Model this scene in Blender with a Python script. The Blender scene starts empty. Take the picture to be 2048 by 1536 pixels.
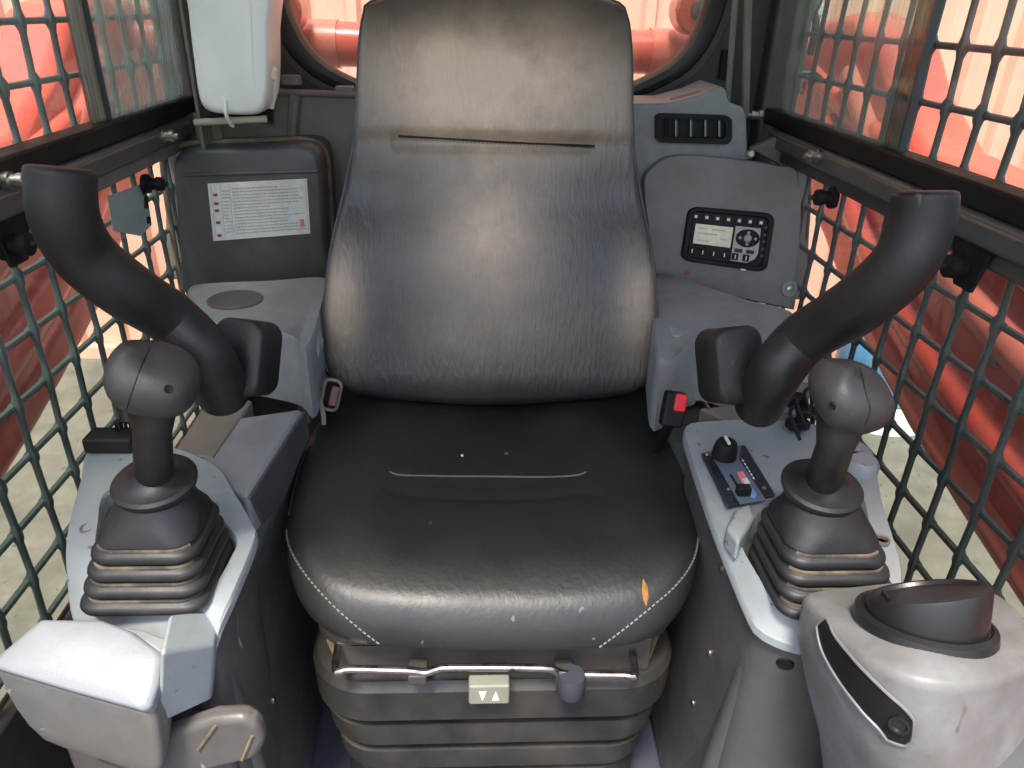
import bpy, bmesh, math, random
from mathutils import Vector, Matrix
from mathutils.bvhtree import BVHTree
random.seed(7)
S = bpy.context.scene
COL = S.collection
R = math.radians

# ------------------------------------------------------------------ camera
F = 1480.0
CAM = Vector((0, 0, 1.1))
def _basis():
    p, y, r = R(27), R(3.2), R(1.6)
    f = Vector((math.sin(y)*math.cos(p), math.cos(y)*math.cos(p), -math.sin(p)))
    rt = Vector((math.cos(y), -math.sin(y), 0))
    up = rt.cross(f)
    return f, rt*math.cos(r)+up*math.sin(r), up*math.cos(r)-rt*math.sin(r)
FW, RT, UP = _basis()
cd = bpy.data.cameras.new('camera'); cam = bpy.data.objects.new('camera', cd); COL.objects.link(cam)
cd.sensor_width = 36; cd.lens = F/2048*36; cd.clip_start = .02; cd.clip_end = 500
m = Matrix.Identity(4)
for i in range(3):
    m[i][0], m[i][1], m[i][2], m[i][3] = RT[i], UP[i], -FW[i], CAM[i]
cam.matrix_world = m
S.camera = cam

# ------------------------------------------------------------------ world, sun, exposure
SUN_EL, SUN_AZ = 63, 200          # azimuth: compass-like angle of the sun round z, behind the viewer
W = bpy.data.worlds.new('World'); S.world = W; W.use_nodes = True
nt = W.node_tree; nt.nodes.clear()
sky = nt.nodes.new('ShaderNodeTexSky'); sky.sky_type = 'NISHITA'; sky.sun_disc = False
sky.sun_elevation = R(SUN_EL); sky.sun_rotation = R(SUN_AZ); sky.dust_density = 3
bg = nt.nodes.new('ShaderNodeBackground'); bg.inputs[1].default_value = .15
wo = nt.nodes.new('ShaderNodeOutputWorld')
nt.links.new(sky.outputs[0], bg.inputs[0]); nt.links.new(bg.outputs[0], wo.inputs[0])
ld = bpy.data.lights.new('sun', 'SUN'); ld.energy = 2.35; ld.angle = R(11); ld.color = (1, .93, .84)
sun = bpy.data.objects.new('sun', ld); COL.objects.link(sun)
sd = Vector((math.sin(R(SUN_AZ))*math.cos(R(SUN_EL)), math.cos(R(SUN_AZ))*math.cos(R(SUN_EL)), math.sin(R(SUN_EL))))
sun.rotation_euler = sd.to_track_quat('Z', 'Y').to_euler()
S.view_settings.view_transform = 'Standard'; S.view_settings.look = 'None'
S.view_settings.exposure = 1.55; S.view_settings.gamma = 1
S.cycles.max_bounces = 8; S.cycles.transparent_max_bounces = 16
S.cycles.use_denoising = True

# ------------------------------------------------------------------ geometry helpers
def ray(px, py): return FW + RT*((px-1024)/F) - UP*((py-768)/F)
def P(px, py, ax, v):
    d = ray(px, py); i = 'xyz'.index(ax)
    return CAM + d*((v-CAM[i])/d[i])
def PD(px, py, depth): return CAM + ray(px, py)*depth
def PP(px, py, o, n):
    d = ray(px, py); return CAM + d*((o-CAM).dot(n)/d.dot(n))

def link(name, me, parent=None):
    o = bpy.data.objects.new(name, me); COL.objects.link(o)
    if parent: o.parent = parent
    return o
def tag(o, label=None, cat=None, group=None, kind=None):
    if label: o['label'] = label
    if cat: o['category'] = cat
    if group: o['group'] = group
    if kind: o['kind'] = kind
    return o
def thing(name, loc, label, cat, group=None):
    o = link(name, None); o.location = loc
    bpy.context.view_layer.update()
    return tag(o, label, cat, group)

class MB:
    """collects shapes (world coordinates) into one mesh"""
    def __init__(s): s.v = []; s.f = []
    def add(s, vs, fs):
        b = len(s.v); s.v += [Vector(v) for v in vs]; s.f += [tuple(i+b for i in f) for f in fs]; return s
    def loft(s, rings, cap0=True, cap1=True, closed=True):
        n = len(rings[0]); vs = [v for r in rings for v in r]; fs = []
        for k in range(len(rings)-1):
            for i in range(n if closed else n-1):
                j = (i+1) % n
                fs.append((k*n+i, k*n+j, (k+1)*n+j, (k+1)*n+i))
        if closed and cap0: fs.append(tuple(range(n-1, -1, -1)))
        if closed and cap1: fs.append(tuple((len(rings)-1)*n+i for i in range(n)))
        return s.add(vs, fs)
    def tube(s, pts, rad, n=12, smooth=0, flat=1.0):
        pts = [Vector(p) for p in pts]
        rad = rad if isinstance(rad, (list, tuple)) else [rad]*len(pts)
        if smooth: pts, rad = catmull(pts, rad, smooth)
        rings = []; up = None
        for i, p in enumerate(pts):
            t = (pts[min(i+1, len(pts)-1)]-pts[max(i-1, 0)]).normalized()
            if up is None:
                up = Vector((0, 0, 1)) if abs(t.z) < .9 else Vector((0, 1, 0))
            a = (up - t*up.dot(t)).normalized(); b = t.cross(a); up = a
            rings.append([p+(a*math.cos(2*math.pi*k/n)*flat+b*math.sin(2*math.pi*k/n))*rad[i] for k in range(n)])
        return s.loft(rings)
    def lathe(s, o, axis, prof, n=24, sx=1.0, sy=1.0, xdir=None):
        o = Vector(o); ax = Vector(axis).normalized()
        a = Vector(xdir) if xdir else (Vector((1, 0, 0)) if abs(ax.x) < .9 else Vector((0, 1, 0)))
        a = (a-ax*a.dot(ax)).normalized(); b = ax.cross(a)
        rings = [[o+ax*h+(a*math.cos(2*math.pi*k/n)*sx+b*math.sin(2*math.pi*k/n)*sy)*max(r, 1e-5) for k in range(n)] for r, h in prof]
        return s.loft(rings)
    def prism(s, poly, off):
        off = Vector(off); poly = [Vector(p) for p in poly]
        return s.loft([poly, [p+off for p in poly]])
    def box(s, c, size, rot=None):
        c = Vector(c); M = rot if rot else Matrix.Identity(3)
        hx, hy, hz = (x/2 for x in size)
        vs = [c+M @ Vector((x, y, z)) for z in (-hz, hz) for x, y in ((-hx, -hy), (hx, -hy), (hx, hy), (-hx, hy))]
        return s.add(vs, [(3, 2, 1, 0), (4, 5, 6, 7), (0, 1, 5, 4), (1, 2, 6, 5), (2, 3, 7, 6), (3, 0, 4, 7)])
    def build(s, name, mat, parent=None, bevel=0, seg=2, sub=0, ang=35, flat=False):
        me = bpy.data.meshes.new(name)
        inv = parent.matrix_world.inverted() if parent else Matrix.Identity(4)
        if not parent:
            c = sum(s.v, Vector())/len(s.v); zmin = min(v.z for v in s.v); org = Vector((c.x, c.y, zmin)); inv = Matrix.Translation(-org)
        me.from_pydata([inv @ v for v in s.v], [], s.f); me.update()
        bm = bmesh.new(); bm.from_mesh(me); bmesh.ops.recalc_face_normals(bm, faces=bm.faces); bm.to_mesh(me); bm.free()
        for p in me.polygons: p.use_smooth = not flat
        if not bevel and not sub and not flat: me.set_sharp_from_angle(angle=R(ang))
        me.materials.append(mat)
        o = link(name, me, parent)
        if not parent: o.location = org
        if bevel:
            b = o.modifiers.new('bevel', 'BEVEL'); b.width = bevel; b.segments = seg; b.limit_method = 'ANGLE'; b.angle_limit = R(30); b.harden_normals = True
        if sub:
            q = o.modifiers.new('sub', 'SUBSURF'); q.levels = q.render_levels = sub
        bpy.context.view_layer.update()
        return o
    def bvh(s): return BVHTree.FromPolygons([tuple(v) for v in s.v], s.f)

def catmull(pts, rad, k, closed=False):
    op = []; orr = []; n = len(pts)
    rng = n if closed else n-1
    for i in range(rng):
        g = (lambda j: pts[j % n]) if closed else (lambda j: pts[max(0, min(n-1, j))])
        h = (lambda j: rad[j % n]) if closed else (lambda j: rad[max(0, min(n-1, j))])
        p0, p1, p2, p3 = g(i-1), g(i), g(i+1), g(i+2)
        for q in range(k):
            t = q/k
            op.append(.5*((2*p1)+(p2-p0)*t+(2*p0-5*p1+4*p2-p3)*t*t+(3*p1-p0-3*p2+p3)*t**3))
            orr.append(h(i)+(h(i+1)-h(i))*t)
    if not closed: op.append(pts[-1]); orr.append(rad[-1])
    return op, orr
def closed_curve(pts, k): return catmull([Vector(p) for p in pts], [0]*len(pts), k, True)[0]
def resample(pts, n, closed=True):
    pts = [Vector(p) for p in pts]
    if closed: pts = pts+[pts[0]]
    L = [0]
    for a, b in zip(pts, pts[1:]): L.append(L[-1]+(b-a).length)
    out = []; j = 0; N = n if closed else n-1
    for i in range(n):
        d = L[-1]*i/N
        while j < len(L)-2 and L[j+1] < d: j += 1
        t = (d-L[j])/max(L[j+1]-L[j], 1e-9); out.append(pts[j].lerp(pts[j+1], min(1, t)))
    return out
def rrect(cx, cy, w, h, r, n=6):
    out = []
    for (sx, sy, a0) in ((1, 1, 0), (-1, 1, 90), (-1, -1, 180), (1, -1, 270)):
        for k in range(n+1):
            a = R(a0+90*k/n); out.append((cx+sx*(w/2-r)+r*math.cos(a), cy+sy*(h/2-r)+r*math.sin(a)))
    return out
def hit(bvh, px, py, off=0.0):
    d = ray(px, py).normalized(); h = bvh.ray_cast(CAM, d)
    if h[0] is None: return None
    n = h[1] if h[1].dot(d) < 0 else -h[1]
    return h[0]+n*off, n
def frame_of(x, n):
    x = (x-n*x.dot(n)).normalized(); y = n.cross(x)
    return Matrix((x, y, n)).transposed()

# ------------------------------------------------------------------ materials
def mat(name, col, rough=.5, metal=0, dirt=None, damt=.5, dscale=4, dlo=.5, dhi=.65, bump=0, bscale=200, bstretch=(1, 1, 1), spec=.5, coat=0, dstretch=(1, 1, 1), rvar=.1, fleck=None, var=.1, bdist=.001):
    m = bpy.data.materials.new(name); m.use_nodes = True; t = m.node_tree; n = t.nodes; l = t.links
    b = n['Principled BSDF']; b.inputs['Metallic'].default_value = metal
    b.inputs['Specular IOR Level'].default_value = spec; b.inputs['Coat Weight'].default_value = coat
    tc = n.new('ShaderNodeTexCoord')
    def noise(scale, stretch=(1, 1, 1), detail=6, seedoff=0):
        mp = n.new('ShaderNodeMapping'); mp.inputs['Scale'].default_value = stretch; mp.inputs['Location'].default_value = (seedoff, seedoff*.7, 0)
        l.new(tc.outputs['Object'], mp.inputs[0])
        x = n.new('ShaderNodeTexNoise'); x.inputs['Scale'].default_value = scale; x.inputs['Detail'].default_value = detail; x.inputs['Roughness'].default_value = .6
        l.new(mp.outputs[0], x.inputs[0]); return x.outputs[0]
    def ramp(src, lo, hi, a=0, c=1):
        r = n.new('ShaderNodeMapRange'); r.inputs[1].default_value = lo; r.inputs[2].default_value = hi; r.inputs[3].default_value = a; r.inputs[4].default_value = c
        l.new(src, r.inputs[0]); return r.outputs[0]
    def mix(fac, a, c):
        x = n.new('ShaderNodeMix'); x.data_type = 'RGBA'
        l.new(fac, x.inputs[0])
        for s, v in ((6, a), (7, c)):
            if isinstance(v, tuple): x.inputs[s].default_value = (*v, 1)
            else: l.new(v, x.inputs[s])
        return x.outputs[2]
    base = mix(ramp(noise(dscale*5, detail=3, seedoff=3), .3, .7), tuple(c*(1-var) for c in col), tuple(min(1, c*(1+var)) for c in col))
    if dirt:
        base = mix(ramp(noise(dscale, dstretch), dlo, dhi, 0, damt), base, dirt)
    if fleck:
        base = mix(ramp(noise(fleck[1], fleck[3] if len(fleck) > 3 else (1, 1, 1), 2, 9), fleck[2], fleck[2]+.03, 0, .8), base, fleck[0])
    l.new(base, b.inputs['Base Color'])
    l.new(ramp(noise(dscale*2, seedoff=5), .3, .7, max(.02, rough-rvar), min(1, rough+rvar)), b.inputs['Roughness'])
    if bump:
        bp = n.new('ShaderNodeBump'); bp.inputs['Strength'].default_value = bump; bp.inputs['Distance'].default_value = bdist
        l.new(noise(bscale, bstretch, 3), bp.inputs['Height']); l.new(bp.outputs[0], b.inputs['Normal'])
    return m
M = {}
DUST = (.20, .155, .105)
M['vinyl'] = mat('black_vinyl', (.013, .015, .0155), .43, bdist=.0009, spec=.6, fleck=((.16, .15, .13), 45, .735, (1, .5, 1)), dirt=(.06, .055, .04), damt=.6, dscale=3.5, dlo=.4, dhi=.75, bump=.55, bscale=130, bstretch=(1, 1, .28))
M['vinyl_back'] = mat('worn_sheen_vinyl', (.014, .016, .0165), .42, dirt=(.08, .066, .052), damt=.5, dscale=5, dlo=.45, dhi=.72, bump=1, bscale=150, bstretch=(1, .5, .20), bdist=.0020, spec=.65, rvar=.06)
M['piping'] = mat('piping', (.045, .055, .06), .35)
M['thread2'] = mat('seam_cord', (.12, .12, .12), .6)
M['thread'] = mat('thread', (.19, .185, .165), .8)
M['bellows'] = mat('bellows_rubber', (.015, .015, .0155), .48, dirt=(.07, .06, .045), damt=.6, dscale=8, dlo=.42, dhi=.7, bump=.3, bscale=200, dstretch=(1, 1, .6))
M['dark'] = mat('dark_plastic', (.075, .075, .074), .42, dirt=DUST, damt=.25, dscale=6, bump=.25, bscale=500)
M['handle'] = mat('handle_rubber', (.010, .0097, .0093), .50, fleck=((.09, .08, .07), 50, .72, (1, 1, .5)), dirt=(.060, .047, .030), damt=.6, dscale=7, dlo=.52, dhi=.74, bump=.4, bscale=450)
M['dial'] = mat('dial_black', (.012, .012, .012), .36, bump=.15, bscale=500)
M['stem'] = mat('stem_rubber', (.013, .012, .011), .5, dirt=(.06, .05, .035), damt=.35, dscale=10)
M['grip'] = mat('grip_grey', (.038, .036, .035), .52, dirt=(.12, .105, .085), damt=.4, dscale=12, dlo=.5, dhi=.75, bump=.3, bscale=500, fleck=((.16, .15, .14), 70, .73))
M['rubber'] = mat('boot_rubber', (.014, .0142, .0148), .5, dirt=(.05, .046, .038), damt=.35, dscale=9, bump=.2, bscale=300)
M['dustline'] = mat('dust_line', (.15, .12, .08), .9, dirt=(.04, .037, .032), damt=.95, dscale=25, dlo=.38, dhi=.55)
M['silver'] = mat('silver_plastic', (.27, .298, .303), .42, var=.04, fleck=((.10, .09, .075), 60, .70), dirt=(.20, .17, .13), damt=.35, dscale=9, dlo=.58, dhi=.8, bump=.3, bscale=450)
M['grey'] = mat('grey_plastic', (.235, .245, .245), .45, dirt=(.20, .165, .12), damt=.3, dscale=7, dlo=.52, dhi=.8, bump=.15, bscale=400)
M['podtop'] = mat('pod_top', (.205, .222, .232), .5, var=.04, dirt=(.16, .14, .115), damt=.3, dscale=9, dlo=.55, dhi=.8, bump=.3, bscale=450)
M['podgrey'] = mat('pod_grey', (.125, .125, .122), .5, dirt=(.17, .145, .115), damt=.4, dscale=7, bump=.3, bscale=450, fleck=((.30, .28, .25), 50, .71))
M['midgrey'] = mat('console_side', (.070, .068, .065), .42, dirt=(.18, .155, .125), damt=.45, dscale=6, dlo=.45, dhi=.75, bump=.2, bscale=300, dstretch=(1, 1, .5), fleck=((.3, .29, .27), 40, .74, (1, 1, .3)))
M['white_worn'] = mat('worn_white_plastic', (.185, .188, .186), .45, fleck=((.07, .06, .05), 35, .70, (1, 1, .35)), dirt=(.09, .078, .065), damt=.75, dscale=9, dlo=.42, dhi=.68, bump=.15, bscale=300)
M['black'] = mat('black_paint', (.007, .007, .007), .6, spec=.3, dirt=(.04, .033, .025), damt=.3, dscale=8)
M['frame'] = mat('frame_paint', (.050, .045, .039), .5, dirt=(.13, .10, .07), damt=.35, dscale=8, bump=.1)
M['rust'] = mat('dusty_edge', (.20, .145, .085), .85, dirt=(.07, .055, .04), damt=.7, dscale=20)
M['brownpl'] = mat('dusty_cover', (.17, .15, .13), .55, dirt=(.17, .14, .105), damt=.5, dscale=6)
M['steel'] = mat('steel', (.55, .53, .5), .25, 1)
M['bar'] = mat('worn_bar', (.40, .35, .33), .30, 1, dirt=(.07, .05, .045), damt=.85, dscale=30, dlo=.55, dhi=.65)
M['bolt'] = mat('zinc_bolt', (.5, .47, .4), .35, 1)
M['mesh'] = mat('guard_paint', (.034, .056, .052), .4, dirt=(.10, .11, .10), damt=.3, dscale=14)
M['bottle'] = mat('white_bottle', (.88, .88, .80), .35, var=.015); M['bottle'].node_tree.nodes['Principled BSDF'].inputs['Subsurface Weight'].default_value = .0
M['fluid'] = mat('bottle_fluid', (.60, .75, .68), .35)
M['band'] = mat('tan_band', (.42, .37, .27), .6)
M['red'] = mat('red_paint', (.64, .085, .055), .3, dirt=(.54, .14, .10), damt=.6, dscale=3, bump=.6, bscale=7, coat=.3, bdist=.01)
M['red2'] = mat('red_faded', (.64, .16, .115), .35, dirt=(.56, .09, .06), damt=.5, dscale=3, bump=.3, bscale=12)
M['peach'] = mat('peach_sheet', (.80, .40, .29), .55, dirt=(.74, .32, .24), damt=.5, dscale=1.2, dstretch=(4, 1, .3))
M['concrete'] = mat('concrete', (.15, .142, .112), .9, dirt=(.085, .082, .065), damt=.8, dscale=5, dlo=.4, dhi=.65, bump=.8, bscale=25, fleck=((.04, .035, .025), 30, .67))
M['mat'] = mat('floor_mat', (.045, .052, .085), .6, dirt=(.10, .085, .07), damt=.3, dscale=7, bump=.3)
M['blue'] = mat('blue_plastic', (.10, .30, .52), .35)
M['white'] = mat('white_print', (.82, .82, .78), .5)
M['sticker'] = mat('sticker_white', (.72, .71, .66), .4, dirt=(.55, .5, .42), damt=.4, dscale=14)
M['ink'] = mat('grey_ink', (.36, .36, .34), .6)
M['redink'] = mat('red_ink', (.35, .03, .03), .5)
M['orange'] = mat('orange_print', (.75, .22, .10), .5)
M['redbtn'] = mat('red_button', (.65, .02, .03), .35)
M['lcd'] = mat('lcd', (.80, .75, .50), .18, dirt=(.72, .70, .55), damt=.9, dscale=30, dlo=.4, dhi=.55)
M['lcdseg'] = mat('lcd_segment', (.55, .50, .33), .3)
M['navy'] = mat('navy_panel', (.012, .018, .030), .3)
M['slate'] = mat('slate_panel', (.12, .15, .19), .4)
M['pink'] = mat('pink_print', (.75, .22, .25), .5)
M['skyblue'] = mat('blue_print', (.15, .36, .68), .45)
M['adj'] = mat('adjuster_grey', (.22, .22, .17), .5)
M['adj2'] = mat('knob_blue_black', (.04, .045, .055), .5)
M['leaf'] = mat('torn_foam', (.36, .17, .03), .9, dirt=(.10, .05, .02), damt=.7, dscale=90)
M['liner'] = mat('unseen_roof_liner', (.30, .29, .27), .9)

def backrest_sheen(m):
    """sheen and brown dust painted into the vinyl over head, back and bolsters"""
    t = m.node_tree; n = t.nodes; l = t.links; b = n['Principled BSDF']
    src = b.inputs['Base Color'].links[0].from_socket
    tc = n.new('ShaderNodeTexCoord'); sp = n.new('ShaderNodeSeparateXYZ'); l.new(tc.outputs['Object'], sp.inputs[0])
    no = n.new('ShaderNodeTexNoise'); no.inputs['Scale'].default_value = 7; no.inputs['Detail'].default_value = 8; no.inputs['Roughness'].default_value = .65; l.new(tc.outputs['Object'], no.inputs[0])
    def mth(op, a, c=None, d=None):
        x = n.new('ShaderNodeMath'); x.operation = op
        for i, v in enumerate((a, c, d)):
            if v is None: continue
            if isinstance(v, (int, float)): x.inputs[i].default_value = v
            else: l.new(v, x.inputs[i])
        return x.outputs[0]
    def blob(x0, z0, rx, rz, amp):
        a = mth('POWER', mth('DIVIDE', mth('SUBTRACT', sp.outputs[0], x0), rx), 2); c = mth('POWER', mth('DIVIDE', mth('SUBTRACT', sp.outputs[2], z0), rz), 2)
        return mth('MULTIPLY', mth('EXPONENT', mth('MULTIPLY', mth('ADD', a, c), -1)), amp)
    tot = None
    for q in ((0, 1.0, .20, .10, 1.4), (0, .78, .10, .12, .8), (-.240, .67, .03, .085, .75), (.243, .67, .03, .085, .75), (0, .60, .13, .06, .20)):  # head, back and bolster highlights painted in as tan blobs
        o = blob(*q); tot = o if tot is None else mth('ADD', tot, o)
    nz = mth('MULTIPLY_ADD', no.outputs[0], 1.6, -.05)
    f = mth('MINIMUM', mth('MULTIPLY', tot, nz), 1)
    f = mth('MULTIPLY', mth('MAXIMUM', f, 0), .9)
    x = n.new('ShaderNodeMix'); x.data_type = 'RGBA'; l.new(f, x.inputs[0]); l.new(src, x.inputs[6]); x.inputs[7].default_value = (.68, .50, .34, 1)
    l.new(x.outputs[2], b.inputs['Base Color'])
backrest_sheen(M['vinyl_back'])

def glass_mat(name, tint, gl=.08):
    m = bpy.data.materials.new(name); m.use_nodes = True; t = m.node_tree; n = t.nodes; l = t.links; n.clear()
    tr = n.new('ShaderNodeBsdfTransparent'); tr.inputs[0].default_value = (*tint, 1)
    g = n.new('ShaderNodeBsdfGlossy'); g.inputs['Roughness'].default_value = .03; g.inputs[0].default_value = (.9, 1, .97, 1)
    lw = n.new('ShaderNodeLayerWeight'); lw.inputs[0].default_value = .5
    pw = n.new('ShaderNodeMath'); pw.operation = 'POWER'; pw.inputs[1].default_value = 5; l.new(lw.outputs['Facing'], pw.inputs[0])
    fr = n.new('ShaderNodeMath'); fr.operation = 'MULTIPLY_ADD'; fr.inputs[1].default_value = .45; fr.inputs[2].default_value = .022; l.new(pw.outputs[0], fr.inputs[0])
    df = n.new('ShaderNodeBsdfTranslucent'); df.inputs[0].default_value = (.42, .47, .44, 1)
    tc = n.new('ShaderNodeTexCoord'); mp = n.new('ShaderNodeMapping'); mp.inputs['Scale'].default_value = (1, 30, 1.5)
    no = n.new('ShaderNodeTexNoise'); no.inputs['Scale'].default_value = 3; no.inputs['Detail'].default_value = 4
    l.new(tc.outputs['Object'], mp.inputs[0]); l.new(mp.outputs[0], no.inputs[0])
    mr = n.new('ShaderNodeMapRange'); mr.inputs[1].default_value = .35; mr.inputs[2].default_value = .7; mr.inputs[3].default_value = gl*.25; mr.inputs[4].default_value = gl*2.5
    l.new(no.outputs[0], mr.inputs[0])
    a = n.new('ShaderNodeMixShader'); b = n.new('ShaderNodeMixShader'); o = n.new('ShaderNodeOutputMaterial')
    l.new(mr.outputs[0], a.inputs[0]); l.new(tr.outputs[0], a.inputs[1]); l.new(df.outputs[0], a.inputs[2])
    l.new(fr.outputs[0], b.inputs[0]); l.new(a.outputs[0], b.inputs[1]); l.new(g.outputs[0], b.inputs[2]); l.new(b.outputs[0], o.inputs[0])
    return m
M['glass'] = glass_mat('clear_glass', (.90, .96, .93), .035)
M['glass2'] = glass_mat('tinted_glass', (.82, .92, .88), .28)
M['glass3'] = glass_mat('tinted_glass_clean', (.82, .92, .88), .13)
M['seal'] = glass_mat('seal_strip', (.42, .40, .34), .35)

# ------------------------------------------------------------------ outside: ground, building, loader
GZ = -.45
g = MB()
NX = 60
g.add([(-60+120*i/NX, -60+120*j/NX, GZ) for j in range(NX+1) for i in range(NX+1)],
      [(j*(NX+1)+i, j*(NX+1)+i+1, (j+1)*(NX+1)+i+1, (j+1)*(NX+1)+i) for j in range(NX) for i in range(NX)])
tag(g.build('ground', M['concrete'], flat=True), kind='structure')

WY = 3.35
bld = thing('building_wall', (0, WY, GZ), 'salmon pink corrugated metal wall of a building behind the machine', 'building')
for k in range(16):
    x0 = -8+k*1.0; s = MB(); prof = []
    for q in range(5):
        a = x0+q*.2; prof += [(a, 0), (a+.07, 0), (a+.085, -.038), (a+.125, -.038), (a+.14, 0)]
    prof.append((x0+.998, 0)); off = -.003*(k % 2)
    rings = [[Vector((x, WY+y+off, z)) for x, y in prof] for z in (GZ+.02, 4.5)]
    s.loft(rings, closed=False); s.build('wall_panel', M['peach'], bld, ang=20)
MB().box((0, WY-.03, GZ+.02), (16, .05, .08)).build('base_trim', M['peach'], bld, bevel=.005)

def arm(side, name, label):
    """one lift arm of the loader: thick bent steel plate box beside the cab"""
    xo = side*.86+.02
    t = thing(name, (xo, 1.5, .1), label, 'loader arm', 'loader arms either side of the cab')
    prof = [(-.3, .62), (.6, .80), (1.25, .855), (1.465, .87), (1.63, .965), (1.75, 1.075), (1.92, 1.11), (2.30, 1.07), (2.36, .95), (2.25, .80), (2.0, .67), (1.82, .588), (1.58, .453), (1.29, .348), (1.08, .289), (.85, .238), (.4, .10), (-.3, -.1)]
    MB().prism([(xo-side*.0, y, z) for y, z in prof], (side*.14, 0, 0)).build('arm_box', M['red'], t, bevel=.035, seg=4)
    # pressed folds and stiffeners on the inner face, running down towards the front
    for pts, w0, w1, mt in (([(1.85, .98), (1.6, .82), (1.2, .66), (.7, .56), (.2, .42)], .03, .05, 'red2'), ([(1.9, .86), (1.6, .66), (1.25, .52), (.8, .42), (.3, .28)], .035, .045, 'red'), ([(2.1, .98), (1.82, .90), (1.62, .86), (1.3, .78), (.9, .72), (.3, .66)], .025, .035, 'red'), ([(1.62, .54), (1.3, .42), (1.05, .35), (.7, .27)], .03, .03, 'red2')):
        q = [Vector((xo+side*.006, y, z)) for y, z in pts]
        MB().tube(q, [w0+(w1-w0)*k/(len(q)-1) for k in range(len(q))], 12, 6).build('rib', M[mt], t)
    for y, z in ((2.12, .93), (1.10, .60)):
        MB().lathe((xo+side*.01, y, z), (-side, 0, 0), [(.0, .0), (.026, .0), (.028, .012), (.022, .018), (0, .018)], 20).build('pivot_pin', M['steel'], t)
    return t
arm(-1, 'loader_arm', 'red painted loader arm outside the left mesh guard')
arm(1, 'loader_arm', 'red painted loader arm outside the right mesh guard')

cm = thing('cross_tube', (.02, 2.05, .95), 'glossy red cross tube behind the round rear window', 'cross tube')
CY = 2.05
a = P(560, 82, 'y', CY); b = P(1450, 112, 'y', CY)
a.x = -.82; b.x = .86; a.z = b.z = (P(640, 85, 'y', CY).z+P(1340, 108, 'y', CY).z)/2
MB().tube([a, b], .052, 28).build('tube', M['red'], cm)
for px in (655, 1320):
    c = P(px, 95, 'y', CY); MB().tube([Vector((c.x-.03, CY, a.z)), Vector((c.x+.03, CY, a.z))], .056, 28).build('collar', M['red2'], cm)
for px in (560, 1392):
    c = P(px, 20, 'y', 1.95); s = MB().lathe(c, (0, -1, 0), [(0, -.05), (.052, -.05), (.056, -.04), (.056, .03), (.05, .038), (0, .038)], 28)
    e = s.build('boss', M['red'], cm)
    MB().lathe(c+Vector((0, -.039, 0)), (0, -1, 0), [(0, -.002), (.022, -.002), (.022, .004), (.018, .006), (0, .006)], 20).build('pin', M['dark'], e)

vb = thing('hydraulic_block', (.80, 2.1, .85), 'grey and white hydraulic valve block with hoses behind the right side window', 'valve block')
for a, b, sz in ((1565, 30, (.05, .06, .10)), (1560, 110, (.06, .05, .06)), (1585, 60, (.03, .04, .05)), (1625, 20, (.04, .04, .03))):
    MB().box(P(a, b, 'y', 1.95), sz).build('valve_body', M['sticker'] if b < 40 else M['dark'], vb, bevel=.006)
for k, (a, b, c_, d_) in enumerate(((1560, 90, 1590, 190), (1600, -20, 1620, 110), (1555, 150, 1640, 160), (1630, -30, 1600, 60))):
    p0, p1 = P(a, b, 'y', 1.93), P(c_, d_, 'y', 1.9); MB().tube([p0, p0.lerp(p1, .5)+Vector((.015, -.02, .01)), p1], .009, 10, 6).build('hose', M['handle'], vb)
MB().box(P(1560, 70, 'y', 1.99), (.03, .03, .5)).build('mounting_post', M['dark'], vb, bevel=.004)
dr = thing('blue_drum', P(1790, 830, 'z', GZ), 'blue plastic drum with a white base standing on the concrete beyond the right guard', 'drum')
dc = P(1770, 845, 'z', GZ)+Vector((0, .1, 0))
MB().lathe(dc, (0, 0, 1), [(0, .12), (.20, .12), (.215, .14), (.205, .25), (.215, .27), (.205, .42), (.19, .46), (0, .46)], 28).build('drum_body', M['blue'], dr)
MB().lathe(dc, (0, 0, 1), [(0, 0), (.22, 0), (.222, .10), (.21, .119), (0, .119)], 28).build('drum_base', M['white'], dr)

# ------------------------------------------------------------------ cab shell
fl = MB().box((.02, .75, -.02), (1.28, 1.9, .04)); tag(fl.build('cab_floor', M['mat'], bevel=.004), kind='structure')
XL, XR = -.575, .615
cab = thing('cab_frame', (.02, 1.6, 0), 'black painted steel cab frame with a round cornered rear window', 'cab frame')
RY = 1.62
# rear wall with a big rounded window opening
oc = P(995, -260, 'y', RY)
inner = []
pxin = [(560, -120), (563, -40), (575, 20), (597, 72), (632, 118), (680, 150), (760, 180), (880, 192), (1000, 196), (1120, 197), (1230, 182), (1300, 155), (1350, 125), (1388, 78), (1412, 20), (1425, -40), (1430, -120), (1425, -260), (1370, -400), (1200, -440), (800, -440), (620, -400), (565, -260)]
inner = [P(x, y, 'y', RY) for x, y in pxin]
inner = resample(closed_curve(inner, 6), 96)
cI = sum(inner, Vector())/len(inner)
def boxray(c, d, x0, x1, z0, z1):
    t = min(((x1-c.x)/d.x if d.x > 0 else (x0-c.x)/d.x) if abs(d.x) > 1e-6 else 1e9, ((z1-c.z)/d.z if d.z > 0 else (z0-c.z)/d.z) if abs(d.z) > 1e-6 else 1e9)
    return Vector((c.x+d.x*t, c.y, c.z+d.z*t))
outer = [boxray(cI, (p-cI), XL, XR, .05, 1.62) for p in inner]
V = lambda dy: Vector((0, dy, 0))
MB().loft([outer, inner, [p+V(.03) for p in inner], [p+V(.03) for p in outer], outer], False, False).build('rear_wall', M['frame'], cab)
gk = [cI+(p-cI)*1.0 for p in inner]
rings = []
for sc, dy in ((1.075, -.004), (1.07, -.014), (1.035, -.018), (1.0, -.014), (.985, .0), (.985, .02)):
    rings.append([cI+(p-cI)*sc+V(dy) for p in inner])
MB().loft(rings, False, False).build('window_gasket', M['handle'], cab)
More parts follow.
